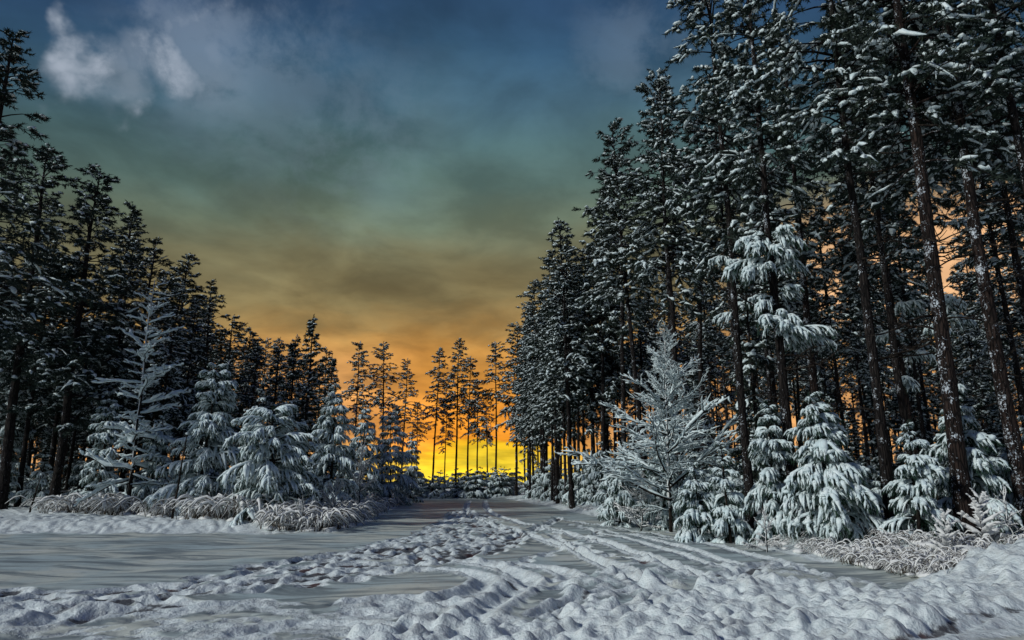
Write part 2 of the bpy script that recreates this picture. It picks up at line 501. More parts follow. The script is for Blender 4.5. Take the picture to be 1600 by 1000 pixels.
track([(640, 876), (730, 880), (795, 891), (822, 905), (808, 924), (765, 948), (722, 985)], 0.17, 0.09, 0.07, 0.8, 0.25)
track([(760, 880), (850, 886), (888, 898), (885, 912)], 0.13, 0.06, 0.055, 0.8, 0.2)
track([(840, 962), (868, 948), (915, 934), (965, 928), (1050, 924)], 0.09, 0.10, 0.05, 0.8, 1.1, 0.6)
track([(560, 945), (640, 938), (720, 950)], 0.16, 0.035, 0.04, 0.8)
track([(560, 960), (700, 955), (790, 975)], 0.14, 0.03, 0.04, 0.9)
track([(380, 990), (480, 975), (600, 985)], 0.12, 0.03, 0.03, 0.7)
track([(0, 950), (120, 942), (260, 930), (430, 915)], 0.12, 0.05, 0.06, 0.9, 0.5)
track([(0, 962), (140, 955), (300, 948), (400, 940)], 0.14, 0.04, 0.05, 0.9, 0.3)
track([(1490, 992), (1530, 976), (1560, 964), (1600, 960)], 0.06, 0.05, 0.03, 0.8, 1.0)
track([(1440, 1000), (1520, 985), (1640, 975)], 0.2, 0.04, 0.04, 0.8, 0.3)

right_edge = [G(*p) for p in ((1700, 905), (1600, 890), (1450, 912), (1300, 876), (1150, 845), (1000, 817), (900, 799), (800, 780))]
re_y = [p[1] for p in right_edge]; re_x = [p[0] for p in right_edge]
o_ = np.argsort(re_y); re_y = np.array(re_y)[o_]; re_x = np.array(re_x)[o_]
left_edge = [G(*p) for p in ((640, 779), (600, 797), (560, 817), (505, 833))]
le_y = np.array([p[1] for p in left_edge])[::-1]; le_x = np.array([p[0] for p in left_edge])[::-1]


def base_h(x, y):
    x = np.asarray(x, float); y = np.asarray(y, float)
    h = 0.03 * np.sin(x * 0.9 + 1.3 * np.sin(y * 0.35)) * np.sin(y * 0.5 + 0.4) + 0.02 * np.sin(x * 2.1 - y * 1.1 + np.sin(y * 0.9))
    far = np.clip((np.hypot(x, y) - 90) / 200, 0, 1)
    h = h * (1 - far)
    rr = x - np.interp(y, re_y, re_x)
    rr = np.where(y > re_y[-1], x - re_x[-1] + (y - re_y[-1]), rr)
    h = h + 0.30 * np.clip(rr / 1.6, 0, 1) ** 0.8 * np.clip((200 - y) / 100, 0, 1)
    # left peninsula bank
    inl = np.clip((np.interp(y, le_y, le_x) - x) / 1.5, 0, 1) * np.clip((y - le_y[0] - 0.0) / 1.5 + np.clip(-x - 14, 0, 20) * -0.10, 0, 1)
    h = h + 0.28 * inl * np.clip((200 - y) / 100, 0, 1)
    # berm beside the bank close by
    h = h + 0.30 * np.exp(-(((x - 9.5) / 1.8) ** 2 + ((y - 12.0) / 1.7) ** 2))
    return h


def bank_mask(x, y):
    rr = x - np.interp(y, re_y, re_x); rr = np.where(y > re_y[-1], x - re_x[-1] + (y - re_y[-1]), rr)
    m = np.clip((rr + 0.7) / 0.6, 0, 1)
    inl = np.clip((np.interp(y, le_y, le_x) - x + 0.8) / 0.8, 0, 1) * np.clip((y - le_y[0] + 0.8) / 1.0, 0, 1)
    return np.maximum(m, np.where(y > 78, 1, inl))


def blur(a, n=1):
    for _ in range(n):
        a = (a + np.roll(a, 1, 0) + np.roll(a, -1, 0)) / 3; a = (a + np.roll(a, 1, 1) + np.roll(a, -1, 1)) / 3
    return a
def vnoise(cell, seed):
    g = np.random.default_rng(seed); k = cell / RES
    A_ = g.random((int(ny / k) + 3, int(nx / k) + 3)).astype(np.float32)
    jy, ix = np.arange(ny) / k, np.arange(nx) / k
    j0, i0 = jy.astype(int), ix.astype(int); fy, fx = (jy - j0)[:, None], (ix - i0)[None]
    fy = fy * fy * (3 - 2 * fy); fx = fx * fx * (3 - 2 * fx)
    a, b_, c, d = A_[np.ix_(j0, i0)], A_[np.ix_(j0, i0 + 1)], A_[np.ix_(j0 + 1, i0)], A_[np.ix_(j0 + 1, i0 + 1)]
    return ((a * (1 - fx) + b_ * fx) * (1 - fy) + (c * (1 - fx) + d * fx) * fy).astype(np.float32)
rough_ = (1 - np.abs(2 * vnoise(0.42, 1) - 1)) * 0.035 + (1 - np.abs(2 * vnoise(0.2, 2) - 1)) * 0.028 + vnoise(0.11, 3) * 0.022
HT += (rough_ - 0.045) * np.clip(SN, 0, 1) * 1.1 + (vnoise(0.5, 4) - .5) * 0.012
HT = blur(HT + np.where(PIT < -0.012, PIT, RIM * (1 + PIT * 8)), 1); SN = blur(SN, 2); DIRT_SHADE = blur(DIRT_SHADE, 1)


def sample(A, x, y):
    fx = (x - X0) / RES; fy = (y - Y0) / RES
    ok = (fx > 1) & (fx < nx - 3) & (fy > 1) & (fy < ny - 3)
    fx = np.clip(fx, 1, nx - 3); fy = np.clip(fy, 1, ny - 3)
    i, j = fx.astype(int), fy.astype(int); a, b = fx - i, fy - j
    return ok * ((A[j, i] * (1 - a) + A[j, i + 1] * a) * (1 - b) + (A[j + 1, i] * (1 - a) + A[j + 1, i + 1] * a) * b)


angs = np.concatenate([np.linspace(-180, -44, 40, endpoint=False), np.linspace(-44, 44, 860), np.linspace(44, 180, 40)[1:-1]])
angs = np.radians(angs)
rad = np.concatenate([np.geomspace(0.6, 6.5, 24, endpoint=False), 1 / np.linspace(1 / 6.5, 1 / 90, 335), np.geomspace(95, 1500, 30)])
AA, RR = np.meshgrid(angs, rad)
gX, gY = RR * np.sin(AA), RR * np.cos(AA)
gZ = base_h(gX, gY) + sample(HT, gX, gY)
sn_ = np.clip(sample(SN, gX, gY), 0, 1); di_ = np.clip(sample(DIRT_SHADE, gX, gY), 0, 1)
bk = bank_mask(gX, gY) * (RR < 400) + (RR >= 400)
under = np.clip((gX - np.interp(gY, re_y, re_x) - 2.0) / 3, 0, 1)
lump = 0.03 * np.sin(gX * 3.1 + 2 * np.sin(gY * 1.7)) * np.sin(gY * 2.7 + 1.5 * np.sin(gX * 2.3)) + 0.02 * np.sin(gX * 6.3 + gY * 4.1 + 2 * np.sin(gX * 3))
gZ += np.clip(bk, 0, 1) * np.abs(lump) * 2 * (RR < 90)
na, nr = len(angs), len(rad)
V = np.stack([gX, gY, gZ], -1).reshape(-1, 3)
idx = np.arange(na * nr).reshape(nr, na)
A = idx[:-1]; B = np.roll(A, -1, 1); C = idx[1:]; D = np.roll(C, -1, 1)
fa = np.concatenate([np.stack([A, B, D], -1).reshape(-1, 3), np.stack([A, D, C], -1).reshape(-1, 3)])
V = np.concatenate([V, [[0, 0, float(gZ[0].mean())]]])
cen = len(V) - 1
fa = np.concatenate([fa, np.stack([np.full(na, cen), np.roll(idx[0], -1), idx[0]], -1)])[:, ::-1]

M_GR, t, b = material("ground_snow_and_ice")
at_ = t.n('ShaderNodeAttribute', attribute_name='mask')
sp = t.n('ShaderNodeSeparateColor'); t.t.links.new(at_.outputs['Color'], sp.inputs[0])
sn, dirt_shade, bank = sp.outputs[0], sp.outputs[1], sp.outputs[2]
oc = t.n('ShaderNodeTexCoord').outputs['Object']
mp = t.n('ShaderNodeMapping'); t.t.links.new(oc, mp.inputs[0]); mp.inputs['Scale'].default_value = (0.28, 1.3, 1)
mp.inputs['Rotation'].default_value = (0, 0, R(-8))
streak = t.noise(mp.outputs[0], 1.3, 6, 0.62, 0.8)
blot = t.noise(oc, 0.35, 5, 0.6, 0.5)
grain = t.noise(oc, 9, 5, 0.65)
ice = t.mix(t.rng(blot, 0.4, 0.6), (0.47, 0.57, 0.58), (0.64, 0.67, 0.60))
ice = t.mix(t.rng(streak, 0.40, 0.56), (0.21, 0.25, 0.265), ice)
ice = t.mix(t.math('MULTIPLY', t.rng(streak, 0.58, 0.7), 0.55), ice, (0.72, 0.76, 0.78))
snowc = t.mix(t.rng(grain, 0.3, 0.7), (0.62, 0.70, 0.715), (0.82, 0.88, 0.88))
dusty = t.noise(oc, 2.2, 5, 0.7)
snowc = t.mix(t.math('MULTIPLY', t.rng(dusty, 0.46, 0.68), 0.6), snowc, (0.40, 0.42, 0.42))
cov = t.math('MAXIMUM', bank, t.math('ADD', sn, t.math('MULTIPLY', t.math('SUBTRACT', t.noise(oc, 5, 5, 0.7), 0.5), 0.9)))
cov = t.rng(cov, 0.28, 0.6)
ice = t.mix(t.math('MULTIPLY', t.rng(t.noise(oc, 3.1, 6, 0.72), 0.5, 0.72), 0.6), ice, (0.26, 0.30, 0.31))
col = t.mix(cov, ice, snowc)
dm = t.rng(t.math('ADD', dirt_shade, t.math('MULTIPLY', t.math('SUBTRACT', t.noise(oc, 12, 4, 0.7), 0.5), 0.7)), 0.25, 0.5)
col = t.mix(dm, col, t.mix(t.rng(t.noise(oc, 0.9, 3), 0.52, 0.66), (0.11, 0.115, 0.125), (0.10, 0.055, 0.055)))  # dark ground colours, also used as painted shade in clod gaps and prints
t.put(b.inputs['Base Color'], col)
t.put(b.inputs['Roughness'], t.mix(cov, (0.48, 0.48, 0.48), (0.65, 0.65, 0.65)))
b.inputs['Specular IOR Level'].default_value = 0.22
hh = t.math('ADD', t.math('MULTIPLY', grain, t.math('ADD', 0.25, cov)), t.math('MULTIPLY', streak, 0.4))
hh = t.math('ADD', hh, t.math('MULTIPLY', t.noise(oc, 3.4, 5, 0.6), t.math('ADD', 0.1, t.math('MULTIPLY', sn, 2.2))))
bump(t, b, hh, 0.75, 0.05)
mb = MB().add((V, fa), 0, True)
gme = mb.mesh("ground", [M_GR])
ca = gme.color_attributes.new('mask', 'FLOAT_COLOR', 'POINT')
cc = np.ones((len(V), 4), np.float32)
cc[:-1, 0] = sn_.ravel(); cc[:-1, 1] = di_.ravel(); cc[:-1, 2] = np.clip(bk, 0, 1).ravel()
ca.data.foreach_set('color', cc.ravel())
ground = struct(add_obj("ground", gme))


def gz(x, y): return float(base_h(x, y))


# ------------------------------------------------------------------ tall pines
def trunk_line(H, g, wob=0.12, K=12):
    z = np.linspace(-0.3, H, K)
    x = np.cumsum(g.normal(0, wob, K)) * 0.25; y = np.cumsum(g.normal(0, wob, K)) * 0.25
    x -= x[0]; y -= y[0]
    return np.stack([x, y, z], -1)


def tall_pine(seed, H, cb, Rm, r0, dens=1.0, snow=0.65, sides=9, spike=1.0, expo=0.5, bark=None):
    g = np.random.default_rng(seed)
    T = trunk_line(H, g)
    tr = MB()
    s = np.linspace(0, 1, len(T))
    rr_ = r0 * (1 - s) ** 0.75 + 0.02; rr_[0] *= 1.35
    # resample trunk for bark relief
    zz = np.linspace(-0.3, H, 46)
    Tf = np.stack([np.interp(zz, T[:, 2], T[:, k]) for k in (0, 1)] + [zz], -1)
    tr.add(tubes(Tf, np.interp(zz, T[:, 2], rr_), sides, jit=0.07, g=g), 0, True)
    needles = MB(); sm = MB()
    tp, ts_ = [], []
    limbs, lr = [], []
    z = cb
    while z < H - 0.15:
        sfr = (z - cb) / (H - cb)
        nl = int(g.integers(2, 5)) if sfr < 0.93 else 3
        if sfr < 0.12: nl = int(g.integers(0, 3))
        for _ in range(nl):
            az_ = g.uniform(0, 2 * np.pi)
            L = (0.78 + 0.34 * math.sin(az_ * 2 + z * 1.7 + seed) * math.sin(z * 0.9 + seed)) * Rm * ((1 - sfr) ** expo * (0.6 + 0.4 * min(1, sfr / 0.2)) + 0.09 * spike) * g.uniform(0.5, 1.15)
            pit = math.radians(-14 + 50 * sfr ** 1.6 + g.uniform(-16, 18))
            K = 5; q = np.linspace(0, 1, K)
            r_h = q * L * math.cos(pit); zh = q * L * math.sin(pit) + 0.10 * L * np.sin(q * np.pi) - (1 - sfr) * 0.16 * L * q ** 2
            bx_ = np.interp(z, T[:, 2], T[:, 0]); by_ = np.interp(z, T[:, 2], T[:, 1])
            P = np.stack([bx_ + r_h * math.cos(az_), by_ + r_h * math.sin(az_), z + zh], -1)
            limbs.append(P); lr.append(np.linspace(0.014 + 0.012 * L, 0.006, K))
            nt = int((3 + L * 3.6) * dens)
            for m_ in range(nt):
                ff = 1.0 if m_ == 0 else g.uniform(0.22, 1.0) ** 0.8
                p = np.array([np.interp(ff, q, P[:, k]) for k in range(3)])
                aa = az_ + (0 if m_ == 0 else (1 if m_ % 2 else -1) * math.radians(g.uniform(20, 75)))
                l_ = (0.17 + 0.24 * L * (1.15 - ff)) * g.uniform(.6, 1.35)
                up_ = -0.30 + 0.75 * sfr ** 2 + g.normal(0, .32)
                kk = np.linspace(0, 1, 4)[:, None]
                tp.append(p + np.array([math.cos(aa), math.sin(aa), up_]) * l_ * kk + np.array([0, 0, -0.16 * l_]) * kk ** 2); ts_.append(1.0 - 0.3 * sfr)
        z += g.uniform(0.15, 0.34) * (1.0 + 0.8 * (g.random() < .07))
    for k in range(6):   # leader shoots
        d = np.array([g.normal() * .35, g.normal() * .35, 1.0]); p = np.array([T[-1, 0], T[-1, 1], H - 0.22 * k])
        tp.append(p + d * .35 * np.linspace(0, 1, 4)[:, None]); ts_.append(0.7)
    tr.add(tubes(np.array(limbs), np.array(lr), 4), 0, True)
    tp, ts_ = np.array(tp), np.array(ts_); N = len(tp); n = 30
    ii = g.integers(0, 3, (N, n)); fr = g.random((N, n, 1)) ** .8
    b0 = np.take_along_axis(tp, ii[..., None], 1); b1 = np.take_along_axis(tp, (ii + 1)[..., None], 1)
    P = b0 * (1 - fr) + b1 * fr
    Dd = norm(b1 - b0) * 0.6 + g.normal(0, 0.62, (N, n, 3)) - np.array([0, 0, 0.10])
    needles.add(blades(P.reshape(-1, 3), Dd.reshape(-1, 3), (g.uniform(0.12, 0.26, (N, n)) * ts_[:, None]).ravel(), g.uniform(0.012, 0.030, N * n), g), 0, False)
    has = g.random(N) < snow
    q = tp[has] + g.normal(0, .03, (int(has.sum()), 4, 3)); M_ = len(q)
    rr2 = np.array([.5, 1.0, .95, .25])[None] * np.minimum(g.gamma(5, .0105, (M_, 1)) + .012, .068) * g.uniform(.45, 1.45, (M_, 4)) * ts_[has][:, None]
    sm.add(tubes(q + np.array([0, 0, .03]), rr2 * 1.25, 6, .62, .45, .3, g), 0, True)
    pick = g.random(N) < 0.22 * snow; q = tp[pick][:, 2]
    if len(q): sm.add(blobs(q + np.array([0, 0, 0.05]), g.uniform(.07, .20, len(q)), g.uniform(.05, .13, len(q)), g.uniform(.035, .07, len(q)), g, ICO1, 0.3), 0, True)
    return (tr.mesh("pine_trunk", [bark or M_BARK]), needles.mesh("pine_crown", [M_NEED]), sm.mesh("pine_snow", [M_SNOW]))


# (H0, meshes)
PINES = []
for k, (H, cb, Rm, r0, dn, sn0) in enumerate([(21, 8.8, 2.8, .13, 1.15, .62), (22, 10.5, 2.9, .14, 1.1, .58), (20, 7.0, 2.8, .12, 1.15, .66),
                                              (21, 12.0, 2.7, .125, 1.05, .58), (19, 6.0, 2.9, .12, 1.15, .6), (22, 10.0, 2.6, .125, 1.1, .64),
                                              (20, 10.5, 3.0, .13, 1.05, .58), (18, 5.0, 2.7, .115, 1.2, .6)]):
    PINES.append((H, tall_pine(100 + k, H, cb, Rm, r0, dn, sn0)))
BUSHY = [(20, tall_pine(201, 20, 5.0, 3.3, .19, 1.25, .32, expo=0.7)), (20, tall_pine(202, 20, 6.5, 3.6, .19, 1.2, .30, expo=0.6)), (18, tall_pine(203, 18, 4.0, 3.1, .17, 1.25, .36, expo=0.66))]
NEARP = [(23, tall_pine(301, 23, 9.5, 2.9, .185, 1.0, .6, 16, bark=M_BARKR)), (22, tall_pine(302, 22, 9.6, 2.6, .165, 1.0, .6, 16, bark=M_BARKR)),
         (23, tall_pine(303, 23, 10.2, 3.0, .122, 1.0, .65, 16)), (21, tall_pine(304, 21, 9.0, 2.4, .13, 1.0, .75, 14))]
SPRUCE = [(13, tall_pine(401, 13, 1.0, 2.3, .14, 1.35, .45, 8, expo=0.95)), (12, tall_pine(402, 12, 1.4, 2.0, .13, 1.3, .5, 8, expo=0.9)),
          (9, tall_pine(403, 9, 0.6, 1.9, .10, 1.3, .75, 8, expo=0.85)), (8, tall_pine(404, 8, 0.5, 1.7, .09, 1.35, .8, 8, expo=0.8))]


def pine(x, y, proto, H, label, cat="pine tree", group=None, name="pine_tree", rot=None, wide=1.0):
    H0, (a, b_, c) = proto
    s = H / H0
    o = add_obj(name, None, None, (x, y, gz(x, y)), (R(rnd.gauss(0, .8)) if rot is None else 0, R(rnd.gauss(0, .8)) if rot is None else 0, rnd.uniform(0, 6.28) if rot is None else rot), (s * wide, s * wide, s))
    o.empty_display_size = 0.5
    tag(o, label, cat, group)
    add_obj("trunk", a, o); add_obj("crown", b_, o); add_obj("snow_cover", c, o)["kind"] = "stuff"
    return o


# dead bare limbs for the near trunks, as single parts
DEAD = []
for k in range(5):
    g = np.random.default_rng(50 + k); mbd = MB()
    q = np.linspace(0, 1, 7)
    P = np.stack([q * 1.0, 0.10 * np.sin(q * 3 + k) * q, 0.06 * np.sin(q * 5 + k) + 0.12 * q * (k % 3 - 1)], -1)
    mbd.add(tubes(P, np.linspace(0.017, 0.004, 7), 5))
    for j in range(7):
        f = g.uniform(.3, .95); p = np.array([np.interp(f, q, P[:, i]) for i in range(3)])
        d = np.array([0.7, g.choice((-1, 1)) * g.uniform(.3, .9), g.uniform(-.4, .5)]); L = g.uniform(.15, .4) * (1.2 - f)
        kk = np.linspace(0, 1, 4)[:, None]
        mbd.add(tubes(p + d * L * kk + np.array([0, 0, .06]) * kk ** 2, np.linspace(.007, .003, 4), 4))
    DEAD.append(mbd.mesh("dead_branch", [M_TWIG]))

# ------------------------------------------------------------------ young pines: branches bent by snow
def young_branch(seed, L, kind='droop'):
    g = np.random.default_rng(seed)
    K = 8; q = np.linspace(0, 1, K)
    arch = g.uniform(0.30, 0.46)
    A_ = np.stack([q * L * (1 - 0.08 * q), 0.06 * L * np.sin(q * 2.5 + seed), 0.30 * L * q - arch * L * q ** 2.4], -1)
    nb, sb = MB(), MB()
    nb.add(tubes(A_, np.linspace(0.012 + .008 * L, .005, K), 4), 1)
    tw, anch = [], []
    nt = int(8 + 7.5 * L)
    for i in range(nt):
        f = 0.18 + 0.82 * (i + g.uniform(-.3, .3)) / nt; f = min(max(f, 0.1), 1.0)
        p = np.array([np.interp(f, q, A_[:, k]) for k in range(3)])
        side = -1 if i % 2 else 1
        l = (0.22 + 0.36 * L * (1.12 - f) ** 0.8) * g.uniform(.75, 1.15)
        ang = side * math.radians(g.uniform(22, 58) * (1.2 - 0.7 * f)); dd = np.array([math.cos(ang), math.sin(ang), 0])
        kk = np.linspace(0, 1, 6)[:, None]
        dz_ = 0.10 * kk - g.uniform(0.55, 1.05) * kk ** 2
        P = p + dd * l * kk * (1 - 0.18 * kk) + np.array([0, 0, 1.0]) * l * dz_
        tw.append(P)
    tipk = np.linspace(0, 1, 6)[:, None]
    tw.append(A_[-1] + np.array([0.10, 0, 0]) * tipk + np.array([0, 0, -0.26]) * tipk ** 1.3)
    tw = np.array(tw)
    nb.add(tubes(tw, np.tile(np.linspace(.007, .003, 6), (len(tw), 1)), 3), 1)
    # snow fingers
    N = len(tw); prof = np.array([0.35, 0.85, 1.0, 1.05, 0.8, 0.15])
    rad_ = prof[None] * g.uniform(0.026, 0.060, (N, 1)) * (1 + 0.25 * g.uniform(-1, 1, (N, 6)))
    drop = g.random(N) < 0.28; rad_[drop] *= 0.12
    sb.add(tubes(tw + np.array([0, 0, 0.022]), rad_, 7, 0.75, 0.35, 0.14, g))
    tipb = tw[g.random(N) < .3][:, 3]
    if len(tipb): sb.add(blobs(tipb + np.array([0, 0, .02]), g.uniform(.06, .11, len(tipb)), g.uniform(.05, .09, len(tipb)), g.uniform(.035, .06, len(tipb)), g, ICO2, .12))
    # short side fingerlets for an irregular outline
    ex = []
    for P in tw:
        for _ in range(3):
            i = int(g.integers(1, 5)); d = norm(P[i + 1] - P[i] + 0.0) + g.normal(0, 0.35, 3) * np.array([1, 1, .25]); l = g.uniform(.07, .15)
            k3 = np.linspace(0, 1, 4)[:, None]; ex.append(P[i] + d * l * k3 + np.array([0, 0, -.05]) * k3 ** 2)
    ex = np.array(ex)
    sb.add(tubes(ex + np.array([0, 0, 0.02]), np.tile(np.array([.5, .9, .8, .12]), (len(ex), 1)) * g.uniform(.016, .034, (len(ex), 1)), 5, 0.8, 0.3, 0.15, g))
    # snow along the axis
    sb.add(tubes(A_[1:] + np.array([0, 0, .025]), np.concatenate([[.02], np.full(K - 3, .045), [.02]]) * (0.8 + 0.3 * L) * g.uniform(.7, 1.2, K - 1), 7, 0.7, 0.4, 0.18, g))
    # needles in tufts below and beside the fingers
    n = 46
    i = g.integers(0, 5, (N, n)); fr = g.random((N, n, 1))
    base_ = np.take_along_axis(tw, i[..., None], 1) * (1 - fr) + np.take_along_axis(tw, (i + 1)[..., None], 1) * fr
    tan = np.take_along_axis(tw, (i + 1)[..., None], 1) - np.take_along_axis(tw, i[..., None], 1)
    dirs = norm(tan) * 0.9 + g.normal(0, 0.55, (N, n, 3)) + np.array([0, 0, -0.5])
    nb.add(blades(base_.reshape(-1, 3), dirs.reshape(-1, 3), g.uniform(.09, .20, N * n), g.uniform(.005, .011, N * n), g), 0, False)
    m = 60
    fi = g.uniform(.15, 1, m); pa = np.stack([np.interp(fi, q, A_[:, k]) for k in range(3)], -1)
    nb.add(blades(pa, g.normal(0, .6, (m, 3)) + np.array([.6, 0, -.2]), g.uniform(.08, .15, m), g.uniform(.004, .009, m), g), 0, False)
    return nb.mesh("branch", [M_NEEDY, M_TWIG]), sb.mesh("branch_snow", [M_SNOW])


YB = {0.5: [young_branch(600 + i, 0.5) for i in range(5)], 1.0: [young_branch(620 + i, 1.0) for i in range(6)], 1.8: [young_branch(640 + i, 1.8) for i in range(6)]}


def young_trunk(H, seed):
    g = np.random.default_rng(seed); T = trunk_line(H, g, 0.05, 10)
    return MB().add(tubes(T, np.linspace(0.02 + 0.011 * H, 0.008, 10), 7)).mesh("young_trunk", [M_TWIG]), T


def young_pine(x, y, H, Rd, label, seed, group=None, name="young_pine", whorl=0.38, expo=0.85, low=0.06, per=6, blunt=0.0, droop=0.0):
    o = add_obj(name, None, None, (x, y, gz(x, y)), (R(random.Random(seed).gauss(0, 2.2)), R(random.Random(seed + 5).gauss(0, 2.5)), 0)); o.empty_display_size = 0.3
    tag(o, label, "young pine", group)
    tm, T = young_trunk(H, seed); add_obj("trunk", tm, o)
    r = random.Random(seed); z = low * H; k = 0
    while z < H * 0.97:
        s = z / H
        prof = (1 - s) ** expo * (1 - blunt) + blunt * math.sqrt(max(0, 1 - s * s))
        if s < 0.2: prof *= 0.72 + 1.4 * s
        L = max(0.16, Rd * prof)
        n = per if s < 0.8 else 5
        a0 = r.uniform(0, 6.28)
        for j in range(n):
            if r.random() < 0.10: continue
            l = L * r.uniform(.55, 1.25) * (1 + .16 * math.sin(a0 * 0 + j * 6.283 / n + seed) )
            cls = min(YB, key=lambda c: abs(math.log(c / l))); sc = l / cls
            a = a0 + j * 6.283 / n + r.gauss(0, .22)
            pit = R(-16 + 42 * s ** 1.4 - droop + r.gauss(0, 7))
            px_, py_ = np.interp(z, T[:, 2], T[:, 0]), np.interp(z, T[:, 2], T[:, 1])
            b_, sn__ = r.choice(YB[cls])
            bo = add_obj("branch", b_, o, (px_, py_, z + r.uniform(-.08, .08)), (r.gauss(0, .15), -pit, a), (sc, sc * r.uniform(.9, 1.1), sc))
            add_obj("snow", sn__, bo)
        z += whorl * 1.2 * (1.1 - 0.45 * s) * (H / 4.5) ** 0.5 * r.uniform(.85, 1.15)
    add_obj("leader", YB[0.5][0][0], o, (T[-2, 0], T[-2, 1], H * 0.93), (0, R(-80), r.uniform(0, 6)), 0.35)
    return o


# merged young pine for the far hedge of small trees
def merged_young(seed, H, Rd):
    o = young_pine(0, -500, H, Rd, "x", seed, whorl=0.62, per=5)
    bpy.context.view_layer.update()
    outs = {}
    for c in list(o.children):
        for q in [c] + list(c.children):
            me = q.data; Mx = o.matrix_world.inverted() @ q.matrix_world
            v = np.empty(len(me.vertices) * 3); me.vertices.foreach_get('co', v); v = v.reshape(-1, 3)
            f = np.empty(len(me.loops), np.int64); me.loops.foreach_get('vertex_index', f)
            mi = np.empty(len(me.polygons), np.int32); me.polygons.foreach_get('material_index', mi)
            M4 = np.array(Mx); v = v @ M4[:3, :3].T + M4[:3, 3]
            key = 'snow_cover' if 'snow' in q.name else ('trunk' if 'trunk' in q.name else 'crown')
            mb_ = outs.setdefault(key, MB()); n0 = mb_.n
            mb_.v.append(v.astype(np.float32)); mb_.f.append(f.reshape(-1, 3) + n0); mb_.m.append(mi if key == 'crown' else mi * 0)
            mb_.s.append(np.full(len(mi), key != 'crown')); mb_.n += len(v)
    for c in list(o.children):
        for q in list(c.children): bpy.data.objects.remove(q)
        bpy.data.objects.remove(c)
    bpy.data.objects.remove(o)
    mats = {'snow_cover': [M_SNOW], 'trunk': [M_TWIG], 'crown': [M_NEEDY, M_TWIG]}
    return H, {k_: m_.mesh("small_" + k_, mats[k_]) for k_, m_ in outs.items()}


SMALL = [merged_young(901, 3.2, 1.25), merged_young(902, 2.8, 1.2), merged_young(903, 4.2, 1.4)]


def small_pine(x, y, H, label, group, wide=1.0, name="small_pine"):
    H0, ms = rnd.choice(SMALL); s = H / H0
    o = add_obj(name, None, None, (x, y, gz(x, y)), (0, 0, rnd.uniform(0, 6.28)), (s * wide, s * wide, s)); o.empty_display_size = .3
    tag(o, label, "small pine", group)
    for k_, m_ in ms.items():
        q = add_obj(k_, m_, o)
        if k_ == 'snow_cover': q['kind'] = 'stuff'
    return o


# ------------------------------------------------------------------ bare saplings coated with snow
def bare_branch(seed, L=1.0, thick=1.0, sub=16, fine=5, up=0.25, snowr=1.0, asc=0.0, sm=None):
    g = np.random.default_rng(seed); q = np.linspace(0, 1, 7)
    A_ = np.stack([q * L, 0.05 * L * np.sin(q * 4 + seed), up * L * q ** 1.4 - 0.10 * L * q ** 3 + 0.02 * L * np.sin(q * 7 + seed)], -1)
    A_[1:] += np.cumsum(g.normal(0, .022 * L, (6, 3)), 0)
    d_, s_ = MB(), MB()
    def coat(P, r, sr):
        d_.add(tubes(P, r, 4)); s_.add(tubes(P + np.array([0, 0, .3 * sr.max()]), sr, 6, 0.8, 0.5, 0.25, g))
    coat(A_[None], np.linspace(.014, .004, 7)[None] * thick * (0.6 + .4 * L), (np.array([.4, .9, 1, 1, .9, .8, .2]) * .026 * snowr)[None] * g.uniform(.7, 1.2, (1, 7)))
    P2, P3 = [], []
    for i in range(sub):
        f = 0.15 + .85 * (i + g.random()) / sub; f = min(f, .99); p = np.array([np.interp(f, q, A_[:, k]) for k in range(3)])
        a = (1 if g.random() < .5 else -1) * math.radians(g.uniform(15, 72)); l = L * g.uniform(.08, .52) * (1.15 - f * .85)
        kk = np.linspace(0, 1, 5)[:, None]
        dd = np.array([math.cos(a), math.sin(a) * .85, g.uniform(-.15, .45) + asc])
        P = p + dd * l * kk + np.array([0, 0, -.12 * l]) * kk ** 2 + np.cumsum(g.normal(0, .012 * L, (5, 3)), 0) * kk; P2.append(P)
        for j in range(fine):
            ii = int(g.integers(1, 5)); d3 = dd + g.normal(0, .7, 3) * np.array([1, 1, .5]); l3 = l * g.uniform(.2, .5)
            P3.append(P[ii] + norm(d3) * l3 * np.linspace(0, 1, 4)[:, None])
    P2 = np.array(P2); n2 = len(P2)
    coat(P2, np.tile(np.linspace(.006, .003, 5), (n2, 1)) * thick, np.tile(np.array([.5, 1, 1, .8, .2]), (n2, 1)) * g.uniform(.012, .022, (n2, 1)) * snowr)
    if P3:
        P3 = np.array(P3); n3 = len(P3)
        coat(P3, np.tile(np.linspace(.004, .002, 4), (n3, 1)) * thick, np.tile(np.array([.5, 1, .8, .2]), (n3, 1)) * g.uniform(.008, .015, (n3, 1)) * snowr)
    return d_.mesh("bare_branch", [M_TWIG]), s_.mesh("bare_branch_snow", [sm or M_SNOWP])


BBF = [bare_branch(700 + i, 2.4, 1.3, 18, 6, 0.20, 1.85, sm=M_SNOW) for i in range(6)]
BBH = [bare_branch(720 + i, 2.0, 1.5, 11, 3, -0.02, 4.4, sm=M_SNOW) for i in range(6)]
BBS = [bare_branch(740 + i, 1.0, 1.0, 12, 4, 0.35, 1.5) for i in range(4)]


